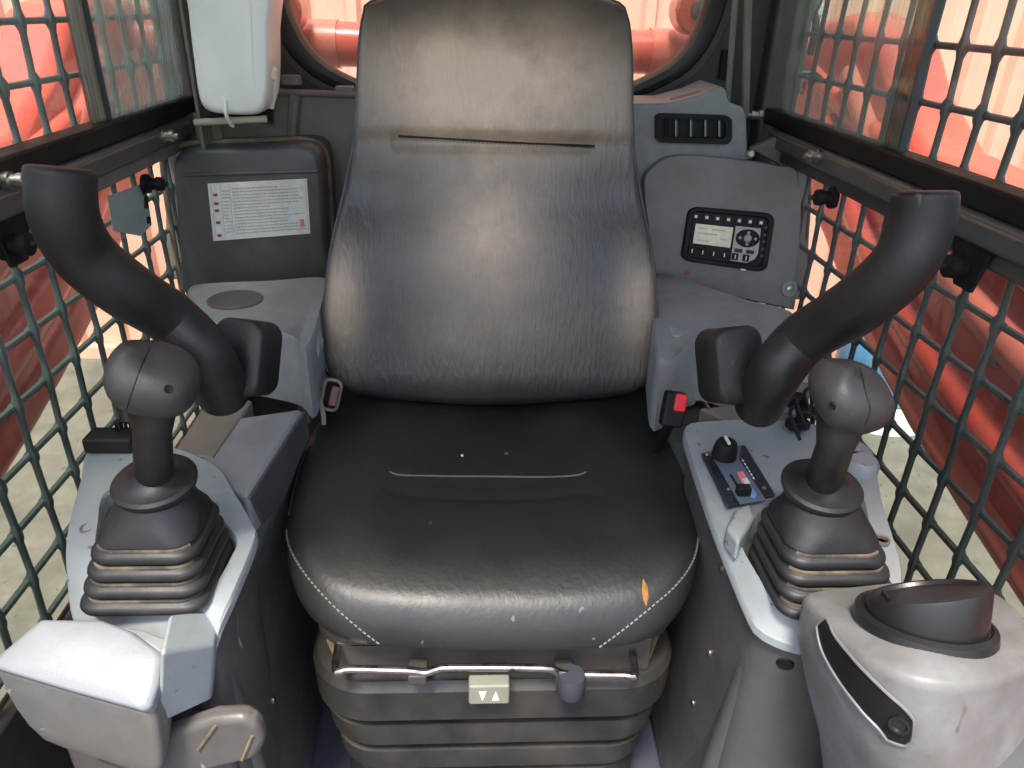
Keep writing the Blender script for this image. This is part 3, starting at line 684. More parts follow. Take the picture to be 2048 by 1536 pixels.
# ---- boots and joysticks
def joystick(px_shift_pts, label, mirror=1):
    d = px_shift_pts
    zb = .552
    base = P(*d['base'], 'z', zb)
    t = thing('joystick', base, label, 'joystick', 'control levers on the consoles')
    # boot : lofted rounded squares from base to flange
    fl_c = P(*d['flange'], 'z', .672); fr = .037
    w, dd = d['bw'], d['bd']
    rings = []; cen = base+Vector((0, 0, .0))
    yaw = d.get('yaw', 0)
    def rq(c, w, dp, r, tilt=0):
        out = []
        for x, y in rrect(0, 0, w, dp, r, 6):
            xx = x*math.cos(yaw)-y*math.sin(yaw); yy = x*math.sin(yaw)+y*math.cos(yaw)
            out.append(Vector((c.x+xx, c.y+yy, c.z)))
        return out
    top = fl_c
    def cat(u): return cen.lerp(top, u)
    prof = []; z = 0
    N = 4
    for k in range(N):
        u0 = k*.142; s0 = 1-.055*k
        prof += [(u0, s0*.93), (u0+.02, s0*.985), (u0+.045, s0*1.0), (u0+.075, s0*.99), (u0+.098, s0*.95), (u0+.108, s0*.88), (u0+.132, s0*.865)]
    dust = [(k*.142+.116, (1-.055*k)*.872) for k in range(N)]
    prof += [(.575, .77), (.62, .765), (.72, .70), (.80, .64), (.88, .58), (.94, .55)]
    for u, s in prof:
        sq = max(0, min(1, (u-.55)/.38)); r = (.022+(.040-.022)*sq)
        ww, dp = w*s, dd*s
        m_ = ww*(1-sq)+min(ww, dp)*sq; d_ = dp*(1-sq)+min(ww, dp)*sq
        rings.append(rq(cat(u), m_, d_, min(r+.25*min(m_, d_)*sq, min(m_, d_)/2-.0005)))
    bt = MB().loft(rings).build('boot', M['rubber'], t, ang=60)
    for u, s in dust:
        rr = rq(cat(u), w*s, dd*s, .02)
        n = len(rr); rr = [p for p in rr if p.y < cen.y-.02*0-dd*s*.30]
        rr.sort(key=lambda p: p.x)
        a = rr[0].lerp(rr[-1], .06); 
        MB().tube([Vector((p.x, p.y-.0005, p.z)) for p in rr], .0024, 6).build('dust_line', M['dustline'], bt)
    # flange
    ax = d.get('axis', Vector((0, -.15, 1)))
    MB().lathe(top+Vector((0, 0, -.012)), ax, [(.030, -.008), (.037, -.003), (.0405, .004), (.041, .008), (.038, .011), (.030, .012), (.020, .018), (.016, .024), (0, .024)], 32).build('flange', M['rubber'], t)
    # stem and knob
    k0 = P(*d['knob'], 'z', d['kz'])
    s1 = P(*d['neck'], 'z', .745)
    MB().tube([top, s1, k0], [.0185, .0165, .027], 20, 6, flat=1.1).build('stem', M['stem'], t)
    kn = MB(); rings = []
    kx, ky = d['ksize']; roll = d['roll']
    ax = Vector((math.sin(roll), -.28, math.cos(roll))).normalized()
    X = Vector((math.cos(roll), 0, -math.sin(roll))); X = (X-ax*X.dot(ax)).normalized(); Y = ax.cross(X)
    for r, h, sh in ((.32, -.034, 0), (.46, -.030, 0), (.72, -.022, .02), (.93, -.010, .02), (1.0, .002, 0), (.97, .012, 0), (.84, .021, -.02), (.62, .0275, -.03), (.36, .031, -.03), (.1, .0325, -.03)):
        ring = []
        for k in range(36):
            a = 2*math.pi*k/36; cx_ = math.copysign(abs(math.cos(a))**.85, math.cos(a)); sx_ = math.copysign(abs(math.sin(a))**.85, math.sin(a))
            bul = 1+.10*math.cos(a)*mirror-.05*math.cos(2*a)
            ring.append(k0+X*(cx_*r*kx*bul+sh*kx*mirror)+Y*(sx_*r*ky)+ax*h*d.get('kh', 1)+ax*(.006*math.cos(a)*mirror*-1))
        rings.append(ring)
    kn.loft(rings); knob = kn.build('knob', M['grip'], t, ang=180)
    kb = kn.bvh()
    h = hit(kb, *d['dimple'], 0)
    if h: MB().lathe(h[0], h[1], [(0, .0004), (.0018, .0004), (.0032, .0012), (.0038, 0), (.0038, -.002)], 14).build('dimple', M['black'], knob)
    pts = [hit(kb, a, b, .0001) for a, b in dense(d['line'])]; pts = [p[0] for p in pts if p]
    if len(pts) > 3: MB().tube(pts, .0005, 5).build('mould_line', M['black'], knob)
    tb = P(*d['trig'], 'z', .742)
    MB().tube([tb+Vector((0, 0, .012)), tb+Vector((0, -.006, -.004))], [.009, .007], 12).build('trigger', M['handle'], t)
    return t
joystick(dict(base=(322, 1155), flange=(308, 952), bw=.128, bd=.118, knob=(302, 760), kz=.800, neck=(305, 862), ksize=(.0375, .036), roll=R(-2), dimple=(337, 778), line=[(300, 695), (280, 740), (262, 790), (250, 830)], trig=(262, 828), kh=.98), 'grey mushroom grip joystick in a pleated boot on the left console', 1)

# ---------------- right console
rc = thing('side_console', (.36, .8, 0), 'silver and brown grey console right of the seat with a heater slider panel', 'console', 'consoles either side of the seat')
outer = zr([(1368, 858, .572), (1400, 842, .572), (1530, 838, .572), (1640, 850, .572), (1735, 890, .572), (1752, 930, .572), (1768, 1010, .566), (1790, 1080, .563), (1806, 1150, .558), (1795, 1230, .545), (1740, 1280, .530), (1640, 1292, .520), (1580, 1284, .520), (1520, 1255, .522), (1495, 1215, .528), (1455, 1120, .545), (1420, 1030, .560), (1385, 925, .570)])
inner_ = zr([(1560, 985, .574), (1640, 965, .574), (1715, 985, .574), (1735, 1040, .568), (1748, 1110, .562), (1752, 1170, .556), (1735, 1205, .552), (1650, 1212, .551), (1590, 1218, .550), (1550, 1200, .551), (1520, 1150, .556), (1487, 1090, .563), (1495, 1060, .566), (1525, 1020, .570)])
plate_with_hole(outer, inner_, .014).build('bezel', M['silver'], rc, ang=30)
lowr = down(outer, -.012, .96)
rb_ = MB().loft([lowr, down(outer, -.10, .92), down(outer, -.3, .90), [Vector((p.x, p.y, .004)) for p in down(outer, 0, .84)]]); rb_.build('lower_body', M['midgrey'], rc, ang=60); bvr = rb_.bvh()
body = [(.305, .575, .50), (.310, 1.15, .50), (.310, 1.15, .01), (.295, .62, .01), (.292, .60, .2)]
bm_ = MB().prism(body, (.10, 0, 0)); bm_.build('side_body', M['midgrey'], rc, bevel=.02, seg=4); rb_.add(bm_.v, bm_.f); bvr = rb_.bvh()
# raised lip between panel and boot
MB().prism([P(1468, 1018, 'z', .582), P(1500, 1002, 'z', .582), P(1512, 1030, 'z', .582), P(1478, 1085, 'z', .582), P(1452, 1052, 'z', .582)], (0, 0, -.03)).build('raised_lip', M['silver'], rc, bevel=.006, seg=3)
# heater panel (separate thing: printed panel with knob and slider)
hp = thing('heater_panel', P(1470, 950, 'z', .575), 'dark navy heater control panel with black rotary knob and red to blue slider print', 'control panel')
PZ = .5765
q = [P(1402, 905, 'z', PZ), P(1490, 888, 'z', PZ), P(1552, 988, 'z', PZ), P(1455, 1012, 'z', PZ)]
MB().prism(q, (0, 0, -.006)).build('panel_plate', M['navy'], hp, bevel=.0025)
MB().prism([P(a, b, 'z', PZ+.0016) for a, b in ((1416, 903), (1482, 893), (1478, 918), (1532, 1000), (1480, 1008), (1432, 925))], (0, 0, -.001)).build('print_field', M['slate'], hp)
kc = P(1447, 915, 'z', PZ)
MB().lathe(kc, (0, -.1, 1), [(0, 0), (.0165, 0), (.016, .012), (.0135, .024), (.012, .026), (0, .026)], 24).build('rotary_knob', M['black'], hp)
MB().box(kc+Vector((.0, -.002, .028)), (.003, .018, .003)).build('knob_pointer', M['white'], hp)
MB().prism([P(a, b, 'z', PZ+.003) for a, b in ((1474, 944), (1486, 942), (1497, 962), (1484, 966))], (0, 0, -.0012)).build('warm_mark', M['pink'], hp)
MB().prism([P(a, b, 'z', PZ+.003) for a, b in ((1497, 965), (1506, 977), (1514, 990), (1508, 996), (1498, 990))], (0, 0, -.0012)).build('cold_mark', M['skyblue'], hp)
MB().prism([P(a, b, 'z', PZ+.003) for a, b in ((1484, 957), (1494, 955), (1501, 966), (1490, 969))], (0, 0, -.0010)).build('white_mark', M['white'], hp)
MB().tube([P(1461, 950, 'z', PZ+.0018), P(1480, 980, 'z', PZ+.0018)], .0016, 6).build('slot', M['black'], hp)
MB().box(P(1487, 980, 'z', PZ+.008), (.017, .012, .012)).build('slider', M['black'], hp, bevel=.002)
for a, b in ((1414, 909), (1457, 978), (1528, 977)):
    MB().lathe(P(a, b, 'z', PZ+.0008), (0, 0, 1), [(0, .002), (.0025, .0018), (.003, 0)], 10).build('screw', M['bolt'], hp)
for k in range(6):
    a = P(1486+k*4.2, 921+k*7, 'z', PZ+.0018); MB().box(a, (.0016, .0045, .0006)).build('print_letter', M['white'], hp)
for a, b, z in ((1765, 1078, .568),):
    MB().lathe(P(a, b, 'z', z), (0, 0, 1), [(0, -.004), (.006, -.004), (.006, 0), (.008, .0012), (.0085, 0), (.0085, -.004)], 16).build('screw_recess', M['brownpl'], rc)
for a, b in ((1443, 1137), (1418, 1305), (1385, 1405)):
    h = hit(bvr, a, b)
    if h: MB().lathe(h[0], h[1], [(0, -.004), (.005, -.004), (.005, .001), (.003, .002), (0, .002)], 10).build('screw', M['bolt'], rc)
h = hit(bvr, 1570, 1328); MB().lathe(h[0], h[1], [(0, .0004), (.006, .0004), (.008, .0015), (.0095, 0), (.0095, -.003)], 16).build('plug_hole', M['black'], rc)
# rear block right
ab = [(1312, 548, .655), (1420, 575, .655), (1500, 600, .655), (1590, 625, .655), (1640, 700, .652), (1600, 720, .650), (1430, 668, .650), (1385, 680, .648), (1340, 720, .635), (1312, 700, .64)]
abr = resample(closed_curve([P(a, b, 'z', z) for a, b, z in ab], 4), 72)
MB().loft([down(abr, -.001, .8), down(abr, 0, .965), down(abr, -.005, .992), down(abr, -.014, 1.0), down(abr, -.05, 1.0), down(abr, -.12, .99)]).build('rear_block', M['grey'], rc, ang=50)
leg = [P(a, b, 'y', 1.06) for a, b in ((1345, 672), (1415, 680), (1394, 815), (1342, 824), (1324, 720))]
MB().prism(leg, (0, .05, 0)).build('inner_leg', M['silver'], rc, bevel=.010, seg=3)
MB().prism([P(1313, 560, 'x', .345), P(1345, 700, 'x', .345), P(1342, 800, 'x', .345), P(1312, 780, 'x', .345)], (.02, 0, 0)).build('inner_panel', M['midgrey'], rc, bevel=.004)
MB().prism([P(1398, 815, 'z', .560), P(1590, 800, 'z', .560), P(1600, 880, 'z', .560), P(1560, 900, 'z', .560), P(1475, 850, 'z', .560)], (0, 0, -.03)).build('dusty_well', M['brownpl'], rc, bevel=.004)
for a, b, s in ((1690, 905, .05), (1722, 930, .04)):
    MB().lathe(P(a, b, 'z', .58), (0, 0, 1), [(0, -.02), (.022, -.02), (.022, .004), (.018, .010), (0, .010)], 20).build('raised_boss', M['silver'], rc)

joystick(dict(base=(1640, 1165), flange=(1645, 962), bw=.130, bd=.118, knob=(1692, 795), kz=.795, neck=(1670, 892), ksize=(.0375, .036), roll=R(-3), dimple=(1664, 812), line=[(1720, 735), (1730, 780), (1740, 820), (1730, 850)], trig=(1662, 890), kh=.98), 'grey mushroom grip joystick in a pleated boot on the right console', 1)

# wiring cluster behind the right knob
wc = thing('switch_cluster', P(1640, 860, 'z', .57), 'black ignition wiring plugs behind the right joystick', 'wiring plugs')
for a, b, z, s in ((1605, 820, .60, (.022, .02, .02)), (1620, 760, .65, (.03, .02, .03)), (1612, 870, .585, (.03, .02, .014)), (1640, 740, .66, (.03, .02, .02)), (1740, 850, .59, (.02, .02, .04)), (1625, 845, .60, (.02, .02, .012))):
    MB().box(P(a, b, 'z', z)+Vector((0, .03, 0)), s, Matrix.Rotation(random.uniform(-.5, .5), 3, 'Z')).build('plug', M['black'] if b > 790 else M['grey'], wc, bevel=.003)
for k in range(4):
    a = P(1600+k*14, 880-k*20, 'z', .59); MB().tube([a, a+Vector((-.012, .02, .03)), a+Vector((.012, .05, .02)), a+Vector((.02, .04, -.03))], .0028, 6, 5).build('cable', M['black'], wc)

# ------------------------------------------------------------------ raised armrest bars
def armrest(pts, pad, label, side):
    dm = .060
    P3 = [PD(a, b, dm*F/w*.93) for a, b, w in pts]
    P3[0] = P(*pts[0][:2], 'y', P3[1].y+.005)
    t = thing('armrest_bar', P3[-1], label, 'armrest', 'raised armrest bars')
    rw_ = [w/2*(q-CAM).dot(FW)/F*.97 for q, (a, b, w) in zip(P3, pts)]
    P3, rad = catmull(P3, rw_, 8)
    d0 = (P3[0]-P3[1]).normalized()
    P3 = [P3[0]+d0*.004, P3[0]+d0*.003, P3[0]]+P3[1:]; rad = [rad[0]*.86, rad[0]*.95, rad[0]]+rad[1:]
    n = len(P3); cut = int(n*.58)
    for q_ in range(cut, n): rad[q_] *= .975
    bar = MB().tube(P3, rad, 32).build('grip', M['handle'], t, ang=60)
    # end collar step
    # pivot pad
    ce, w, h, dpt = pad
    c = PD(*ce)
    Mr = Matrix((RT, UP, -FW)).transposed() @ Matrix.Rotation(R(8*side), 3, 'Z')
    Mr = Matrix.Rotation(R(side*14), 3, 'Z') @ Matrix.Rotation(R(-25), 3, 'X')
    rings = []
    for zz, sc in ((-.5, .90), (-.44, 1.0), (.40, 1.0), (.5, .88)):
        rings.append([c+Mr @ Vector((x*sc, zz*dpt, y*sc)) for x, y in rrect(0, 0, w, h, w*.32, 6)])
    MB().loft(rings).build('pivot_pad', M['handle'], t, ang=60)
    return t
armrest([(121, 345, 136), (128, 430, 134), (168, 508, 128), (250, 578, 122), (345, 640, 114), (415, 715, 112), (447, 790, 104)], ((495, 715, .80), .056, .082, .05), 'dark padded armrest bar raised on the left in front of the label box', -1)
armrest([(1850, 392, 128), (1840, 455, 130), (1800, 535, 128), (1712, 612, 121), (1605, 680, 112), (1548, 750, 110), (1518, 810, 100)], ((1458, 730, .80), .056, .082, .05), 'dark padded armrest bar raised on the right below the radio', 1)

# ------------------------------------------------------------------ rear left: cover, storage box, washer bottle
rcov = thing('rear_cover', (-.35, 1.52, .6), 'dusty brown grey cover with clips behind the left of the seat', 'cover panel')
MB().prism([P(a, b, 'y', 1.53) for a, b in ((545, 186), (720, 188), (720, 560), (330, 560), (330, 270), (400, 232), (545, 250))], (0, .03, 0)).build('panel', M['brownpl'], rcov, bevel=.006)
MB().tube([P(540, 183, 'y', 1.52), P(725, 190, 'y', 1.52)], .006, 8).build('top_edge', M['brownpl'], rcov)
MB().tube([P(590, 190, 'y', 1.515), P(583, 285, 'y', 1.515)], [.011, .008], 8).build('rib', M['brownpl'], rcov)
for a, b in ((583, 160), (690, 182)):
    MB().box(P(a, b, 'y', 1.53), (.035, .02, .018)).build('clip', M['brownpl'], rcov, bevel=.003)
# bracket plate
BYP = 1.42
sbx = thing('storage_box', P(490, 560, 'y', BYP), 'dark grey rounded storage box with a white label sticker left of the seat', 'box')
bx = [(342, 330), (352, 308), (378, 296), (500, 292), (600, 288), (630, 295), (643, 320), (650, 400), (654, 500), (656, 570), (500, 590), (368, 596), (356, 500), (346, 400)]
br = resample(closed_curve([P(a, b, 'y', BYP) for a, b in bx], 4), 80)
def shr(r, dy, sc):
    c = sum(r, Vector())/len(r); return [Vector((c.x+(p.x-c.x)*sc, p.y+dy, c.z+(p.z-c.z)*sc)) for p in r]
sbm = MB().loft([shr(br, .12, 1.0), shr(br, .03, 1.0), shr(br, .012, .985), shr(br, .003, .955), shr(br, 0, .91), shr(br, 0, .5)])
sbm.build('box_shell', M['dark'], sbx, ang=60)
a_, b_ = P(356, 345, 'y', BYP-.001), P(640, 335, 'y', BYP-.001)
MB().tube([P(368, 350, 'y', BYP), P(636, 342, 'y', BYP)], .004, 8).build('moulded_ridge', M['dark'], sbx)
rimp = resample([P(a, b, 'y', BYP+.05) for a, b in ((366, 596), (334, 400), (324, 320), (340, 300), (370, 288), (610, 278), (640, 288), (655, 315), (660, 400), (664, 470))], 40, False)
MB().tube(rimp, .006, 8).build('rim', M['rust'], sbx)
# sticker
ys_ = BYP-.0015
s4 = [P(a, b, 'y', ys_) for a, b in ((415, 367), (614, 357), (621, 467), (427, 482))]
stk = MB().prism(s4, (0, -.0008, 0)).build('label_sticker', M['sticker'], sbx, bevel=.0003)
def bil(u, v, dy=-.0014):
    p = s4[0].lerp(s4[1], u).lerp(s4[3].lerp(s4[2], u), v); return p+Vector((0, dy, 0))
def quad(mb, u0, v0, u1, v1, dy=-.0014):
    mb.prism([bil(u0, v0, dy), bil(u1, v0, dy), bil(u1, v1, dy), bil(u0, v1, dy)], (0, -.0003, 0))
mb = MB()
for u in (.03, .125, .215, .98): quad(mb, u, .04, u+.003, .96)
tag(mb.build('ruled_lines', M['ink'], stk, flat=True), kind='stuff')
mb = MB(); random.seed(3)
for i in range(15):
    v = .10+i*.056; u = .24; end = random.choice((.62, .7, .8, .9, .96)) if i not in (10, 11) else .78
    while u < end:
        w = random.uniform(.008, .028); quad(mb, u, v, min(u+w, end), v+.018); u += w+.007
for i in range(13):
    v = .13+i*.06; u = .14
    while u < .2: w = random.uniform(.006, .02); quad(mb, u, v, u+w, v+.016); u += w+.006
tag(mb.build('printed_text', M['ink'], stk, flat=True), kind='stuff')
for v in (.175, .325, .445, .655, .885):
    mb = MB(); quad(mb, .048, v, .092, v+.045, -.0016); mb.build('red_lamp_mark', M['redink'], stk, flat=True)
mb = MB(); quad(mb, .905, .72, .945, .86, -.0016); mb.build('orange_mark', M['orange'], stk, flat=True)

wb = thing('washer_bottle', P(465, 230, 'y', 1.40), 'white plastic washer fluid bottle strapped to a bracket in the rear left corner', 'bottle')
WBY = 1.38
bw = [(374, -80), (374, 30), (384, 120), (392, 180), (402, 215), (425, 228), (470, 232), (515, 229), (532, 205), (537, 150), (536, 60), (532, -80)]
prf = resample(closed_curve([P(a, b, 'y', WBY) for a, b in bw], 4), 72)
MB().loft([shr(prf, .10, .93), shr(prf, .095, .97), shr(prf, .08, 1.0), shr(prf, .02, 1.0), shr(prf, .008, .985), shr(prf, .002, .95), shr(prf, -.001, .90), shr(prf, -.002, .4)]).build('tank', M['bottle'], wb, ang=60)
MB().tube([P(497, -40, 'y', WBY-.001), P(503, 100, 'y', WBY-.001), P(510, 190, 'y', WBY+.002)], .003, 8, 4).build('mould_seam', M['bottle'], wb)
MB().box(P(395, 150, 'y', WBY+.075), (.006, .06, .38)).build('bracket_side', M['brownpl'], wb, bevel=.001)
MB().prism([P(a, b, 'y', WBY+.1) for a, b in ((384, 225), (436, 240), (445, 275), (430, 300), (398, 298))], (0, .006, 0)).build('bracket_foot', M['brownpl'], wb, bevel=.002)
MB().prism([P(a, b, 'y', WBY+.085) for a, b in ((384, 235), (545, 240), (545, 110), (520, 110), (515, 220))], (0, .006, 0)).build('bracket_back', M['black'], wb, bevel=.002)
MB().tube([P(390, 245, 'y', WBY+.03), P(465, 241, 'y', WBY+.02), P(534, 238, 'y', WBY+.03)], .006, 10).build('bracket_bar', M['band'], wb)
MB().tube([P(450, 200, 'y', WBY-.006), P(452, 228, 'y', WBY-.006), P(460, 246, 'y', WBY+.01), P(466, 252, 'y', WBY+.02)], .0035, 8, 4).build('strap', M['bottle'], wb)
MB().lathe(P(535, 150, 'y', WBY+.03), (1, -.3, .1), [(0, -.02), (.014, -.018), (.016, -.004), (.011, 0), (.011, .008), (.008, .012), (0, .012)], 16).build('outlet_cap', M['bottle'], wb)
MB().tube([P(541, 150, 'y', WBY+.03), P(549, 140, 'y', WBY+.04), P(548, 175, 'y', WBY+.05), P(542, 215, 'y', WBY+.06)], .006, 8, 5).build('hose', M['bottle'], wb)

# ------------------------------------------------------------------ rear right: duct with vent, radio panel
dt = thing('air_duct', P(1400, 300, 'y', 1.45), 'grey plastic air duct housing with a black louvred vent right of the seat', 'air vent')
DY = 1.43
dpx = [(1180, 208), (1340, 206), (1400, 190), (1440, 172), (1452, 178), (1458, 205), (1488, 215), (1494, 240), (1496, 300), (1500, 420), (1480, 560), (1180, 560)]
MB().prism([P(a, b, 'y', DY) for a, b in dpx], (0, .14, 0)).build('duct_shell', M['grey'], dt, bevel=.012, seg=4)
MB().tube([P(1342, 201, 'y', DY+.03), P(1400, 187, 'y', DY+.03), P(1425, 180, 'y', DY+.03)], [.005, .006, .004], 8).build('worn_edge', mat('worn_edge', (.28, .16, .13), .6), dt)
vf = [(1310, 232), (1318, 226), (1450, 230), (1462, 236), (1462, 280), (1452, 288), (1318, 284), (1310, 276)]
vr = resample([P(a, b, 'y', DY-.004) for a, b in vf], 48); vi = resample([P(a, b, 'y', DY-.004) for a, b in ((1322, 240), (1328, 236), (1446, 240), (1450, 244), (1450, 272), (1446, 276), (1326, 273), (1322, 270))], 48)
vf_o = MB().loft([[p+V(.003) for p in vr], [p+V(-.006) for p in vr], [p+V(-.006) for p in vi], [p+V(.0035) for p in vi]], False, True).build('vent_frame', M['black'], dt, ang=30)
for k, px in enumerate((1331, 1350, 1380, 1409, 1437)):
    MB().prism([P(px, 240, 'y', DY-.009), P(px+3, 240, 'y', DY-.009), P(px+3, 273, 'y', DY-.009), P(px, 273, 'y', DY-.009)], (.004, .008, 0)).build('louvre', M['grey'] if k else M['black'], vf_o)

rp = thing('dashboard_panel', P(1450, 600, 'y', 1.38), 'grey curved plastic panel that holds the radio right of the seat', 'panel')
RO = P(1450, 470, 'y', 1.37); RN = Vector((-.10, -1, .22)).normalized()
rpx = [(1285, 365), (1300, 335), (1330, 313), (1380, 308), (1490, 318), (1560, 330), (1595, 338), (1604, 400), (1602, 480), (1592, 612), (1575, 617), (1490, 600), (1400, 580), (1310, 552), (1296, 470)]
rr_ = resample(closed_curve([PP(a, b, RO, RN) for a, b in rpx], 3), 90)
def shn(r, d, sc, N_):
    c = sum(r, Vector())/len(r); return [c+(p-c)*sc-N_*d for p in r]
rpm = MB().loft([shn(rr_, .07, 1.0, RN), shn(rr_, .012, 1.0, RN), shn(rr_, .004, .992, RN), shn(rr_, 0, .975, RN), shn(rr_, 0, .5, RN)])
rpm.build('panel_shell', mat('panel_grey', (.165, .160, .150), .48, dirt=(.20, .17, .13), damt=.35, dscale=7, bump=.15), rp, ang=40)
MB().lathe(PP(1578, 577, RO, RN)+RN*.001, RN, [(0, .001), (.008, .001), (.009, .003), (.015, .003), (.016, 0), (.016, -.004)], 22).build('screw_boss', M['grey'], rp)
MB().lathe(PP(1578, 577, RO, RN)+RN*.002, RN, [(0, .004), (.005, .003), (.006, 0)], 12).build('screw', M['bolt'], rp)
MB().lathe(PP(1374, 545, RO, RN), RN, [(0, .0015), (.004, .001), (.0055, -.001)], 14).build('red_indicator', M['redink'], rp)
MB().prism([P(a, b, 'y', 1.47) for a, b in ((1500, 298), (1560, 272), (1594, 286), (1618, 330), (1624, 400), (1612, 600), (1560, 600), (1560, 330))], (0, .02, 0)).build('rear_flange', M['brownpl'], rp, bevel=.004)
MB().tube([P(a, b, 'y', 1.468) for a, b in ((1562, 274), (1590, 288), (1614, 330), (1620, 400), (1614, 480))], .0028, 8, 4).build('rusty_edge', M['rust'], rp)
MB().lathe(P(1502, 308, 'y', 1.36), (0, -1, .3), [(0, -.01), (.008, -.01), (.008, 0), (.005, .003), (0, .003)], 10).build('clip', M['bolt'], rp)

rd = thing('radio', PP(1455, 480, RO, RN), 'black radio with a pale rectangular display set in the grey panel', 'radio')
q4 = [PP(a, b, RO+RN*.003, RN) for a, b in ((1377, 412), (1550, 427), (1532, 545), (1360, 520))]
def rb(u, v, d=0): return q4[0].lerp(q4[1], u).lerp(q4[3].lerp(q4[2], u), v)+RN*d
def rring(u0, v0, u1, v1, r, d, n=5):
    out = []
    asp = 1.45
    for x, y in rrect((u0+u1)/2, (v0+v1)/2, u1-u0, (v1-v0), r, n):
        out.append(rb(x, y, d))
    return out
# bezel face is a raised frame
MB().loft([rring(0, 0, 1, 1, .13, -.006), rring(0, 0, 1, 1, .13, .003), rring(.015, .02, .985, .98, .12, .006), rring(.06, .07, .94, .93, .08, .006), rring(.075, .09, .925, .91, .07, .0025)]).build('case', M['black'], rd, ang=40)
def rquad(name, u0, v0, u1, v1, d, th, m_, par=rd, bev=.0005):
    return MB().prism([rb(u0, v0, d), rb(u1, v0, d), rb(u1, v1, d), rb(u0, v1, d)], -RN*th).build(name, m_, par, bevel=bev)
rquad('display', .11, .30, .545, .66, .0045, .003, M['lcd'])
for u, v, w_ in ((.15, .36, .10), (.30, .36, .16), (.15, .45, .22), (.42, .52, .07), (.15, .58, .14)):
    rquad('display_segment', u, v, u+w_, v+.025, .0049, .0003, M['lcdseg'], bev=0)
MB().prism([rb(u, v, .0040) for u, v in ((.57, .27), (.86, .27), (.87, .70), (.84, .80), (.76, .88), (.57, .88))], -RN*.002).build('keypad_plate', mat('keypad', (.42, .36, .38), .4, dirt=(.55, .35, .28), damt=.8, dscale=20), rd)
ec = rb(.725, .46, .005)
Fx = (q4[1]-q4[0]).normalized()
dp_ = MB().lathe(ec, RN, [(0, .001), (.020, .001), (.0215, 0), (.0215, -.003)], 28, sx=1.05, sy=.78, xdir=Fx).build('dial_pad', M['black'], rd)
MB().lathe(ec, RN, [(0, .0035), (.006, .003), (.0075, .001)], 20, xdir=Fx).build('centre_button', mat('button_grey', (.35, .31, .28), .4), dp_)
for k in range(4):
    a = R(90*k); o_ = Fx*math.cos(a)*.0145+RN.cross(Fx)*math.sin(a)*.0105
    MB().lathe(ec+o_, RN, [(0, .0022), (.0026, .002), (.003, .001)], 10).build('arrow_button', M['ink'], dp_)
for k in range(7):
    u = .10+k*.125
    rquad('top_button', u-.03, .115, u+.03, .22, .0042, .002, M['handle'])
    rquad('button_print', u-.017, .15, u+.017, .20, .0048, .0004, M['sticker'], bev=0)
for k in range(6):
    u = .115+k*.125
    rquad('preset_button', u-.04, .74, u+.035, .86, .0056, .003, M['black'])
    rquad('preset_number', u-.006, .765, u+.004, .835, .0062, .0004, M['white'], bev=0)
for u in (.64, .775): rquad('key', u-.045, .655, u+.045, .72, .0058, .003, M['handle'])
for k in range(5): MB().lathe(rb(.91, .25+.12*k, .006), RN, [(0, .0012), (.003, .001), (.0035, 0)], 10).build('side_button', M['frame'], rd)
rquad('release_tab', .70, .985, .76, 1.02, .004, .004, M['bottle'])

# ------------------------------------------------------------------ front pods
lp = thing('front_pod', P(200, 1400, 'z', .4), 'light grey moulded pod cover in front of the left console', 'pod')
LO = P(200, 1330, 'z', .540); LN = Vector((0.03, -.50, .87)).normalized()
top = resample([PP(a, b, LO, LN) for a, b in ((78, 1242), (84, 1239), (205, 1241), (262, 1262), (318, 1302), (326, 1316), (318, 1370), (303, 1415), (288, 1423), (150, 1385), (0, 1340), (-22, 1333), (-16, 1322), (0, 1308))], 120)
def pln(r, d, sc): 
    c = sum(r, Vector())/len(r); return [c+(p-c)*sc+LN*d for p in r]
MB().loft([pln(top, .004, .3), pln(top, .003, .9), pln(top, .0015, .97), pln(top, -.001, .993), pln(top, -.004, 1.0), pln(top, -.012, 1.0), pln(top, -.013, .96)]).build('top_cover', M['podtop'], lp, ang=60)
b1 = pln(top, -.010, .975)
MB().loft([down(b1, 0, .97), down(b1, -.006, 1.0), down(b1, -.03, .995), down(b1, -.055, .965), down(b1, -.080, .90), down(b1, -.100, .80), down(b1, -.112, .64), down(b1, -.115, .3)]).build('lower_shell', M['podgrey'], lp, ang=60)
MB().prism([P(a, b, 'z', .548) for a, b in ((235, 1250), (290, 1262), (350, 1285), (338, 1304), (322, 1303), (262, 1264))], (0, 0, -.01)).build('top_recess', M['grey'], lp, bevel=.002)
w4 = [P(320, 1306, 'y', .498), P(432, 1288, 'y', .545), P(424, 1402, 'y', .545), P(316, 1452, 'y', .498)]
MB().prism(w4, (-.01, .05, 0)).build('side_wedge', M['silver'], lp, bevel=.005)
MB().prism([P(a, b, 'y', .515) for a, b in ((300, 1480), (425, 1440), (490, 1436), (518, 1455), (530, 1490), (512, 1522), (400, 1550), (300, 1560))], (0, .022, 0)).build('foot_duct', M['midgrey'], lp, bevel=.010, seg=4)
for a, b, c_, d_ in ((430, 1452, 396, 1500), (504, 1472, 484, 1520)):
    MB().tube([P(a, b, 'y', .514), P(c_, d_, 'y', .514)], .0018, 6).build('scuffed_rib', M['rust'], lp)
# base under the left pod
MB().prism([(-.45, .56, .01), (-.27, .56, .01), (-.27, .66, .01), (-.45, .66, .01)], (0, 0, .40)).build('pedestal', M['midgrey'], lp, bevel=.01)

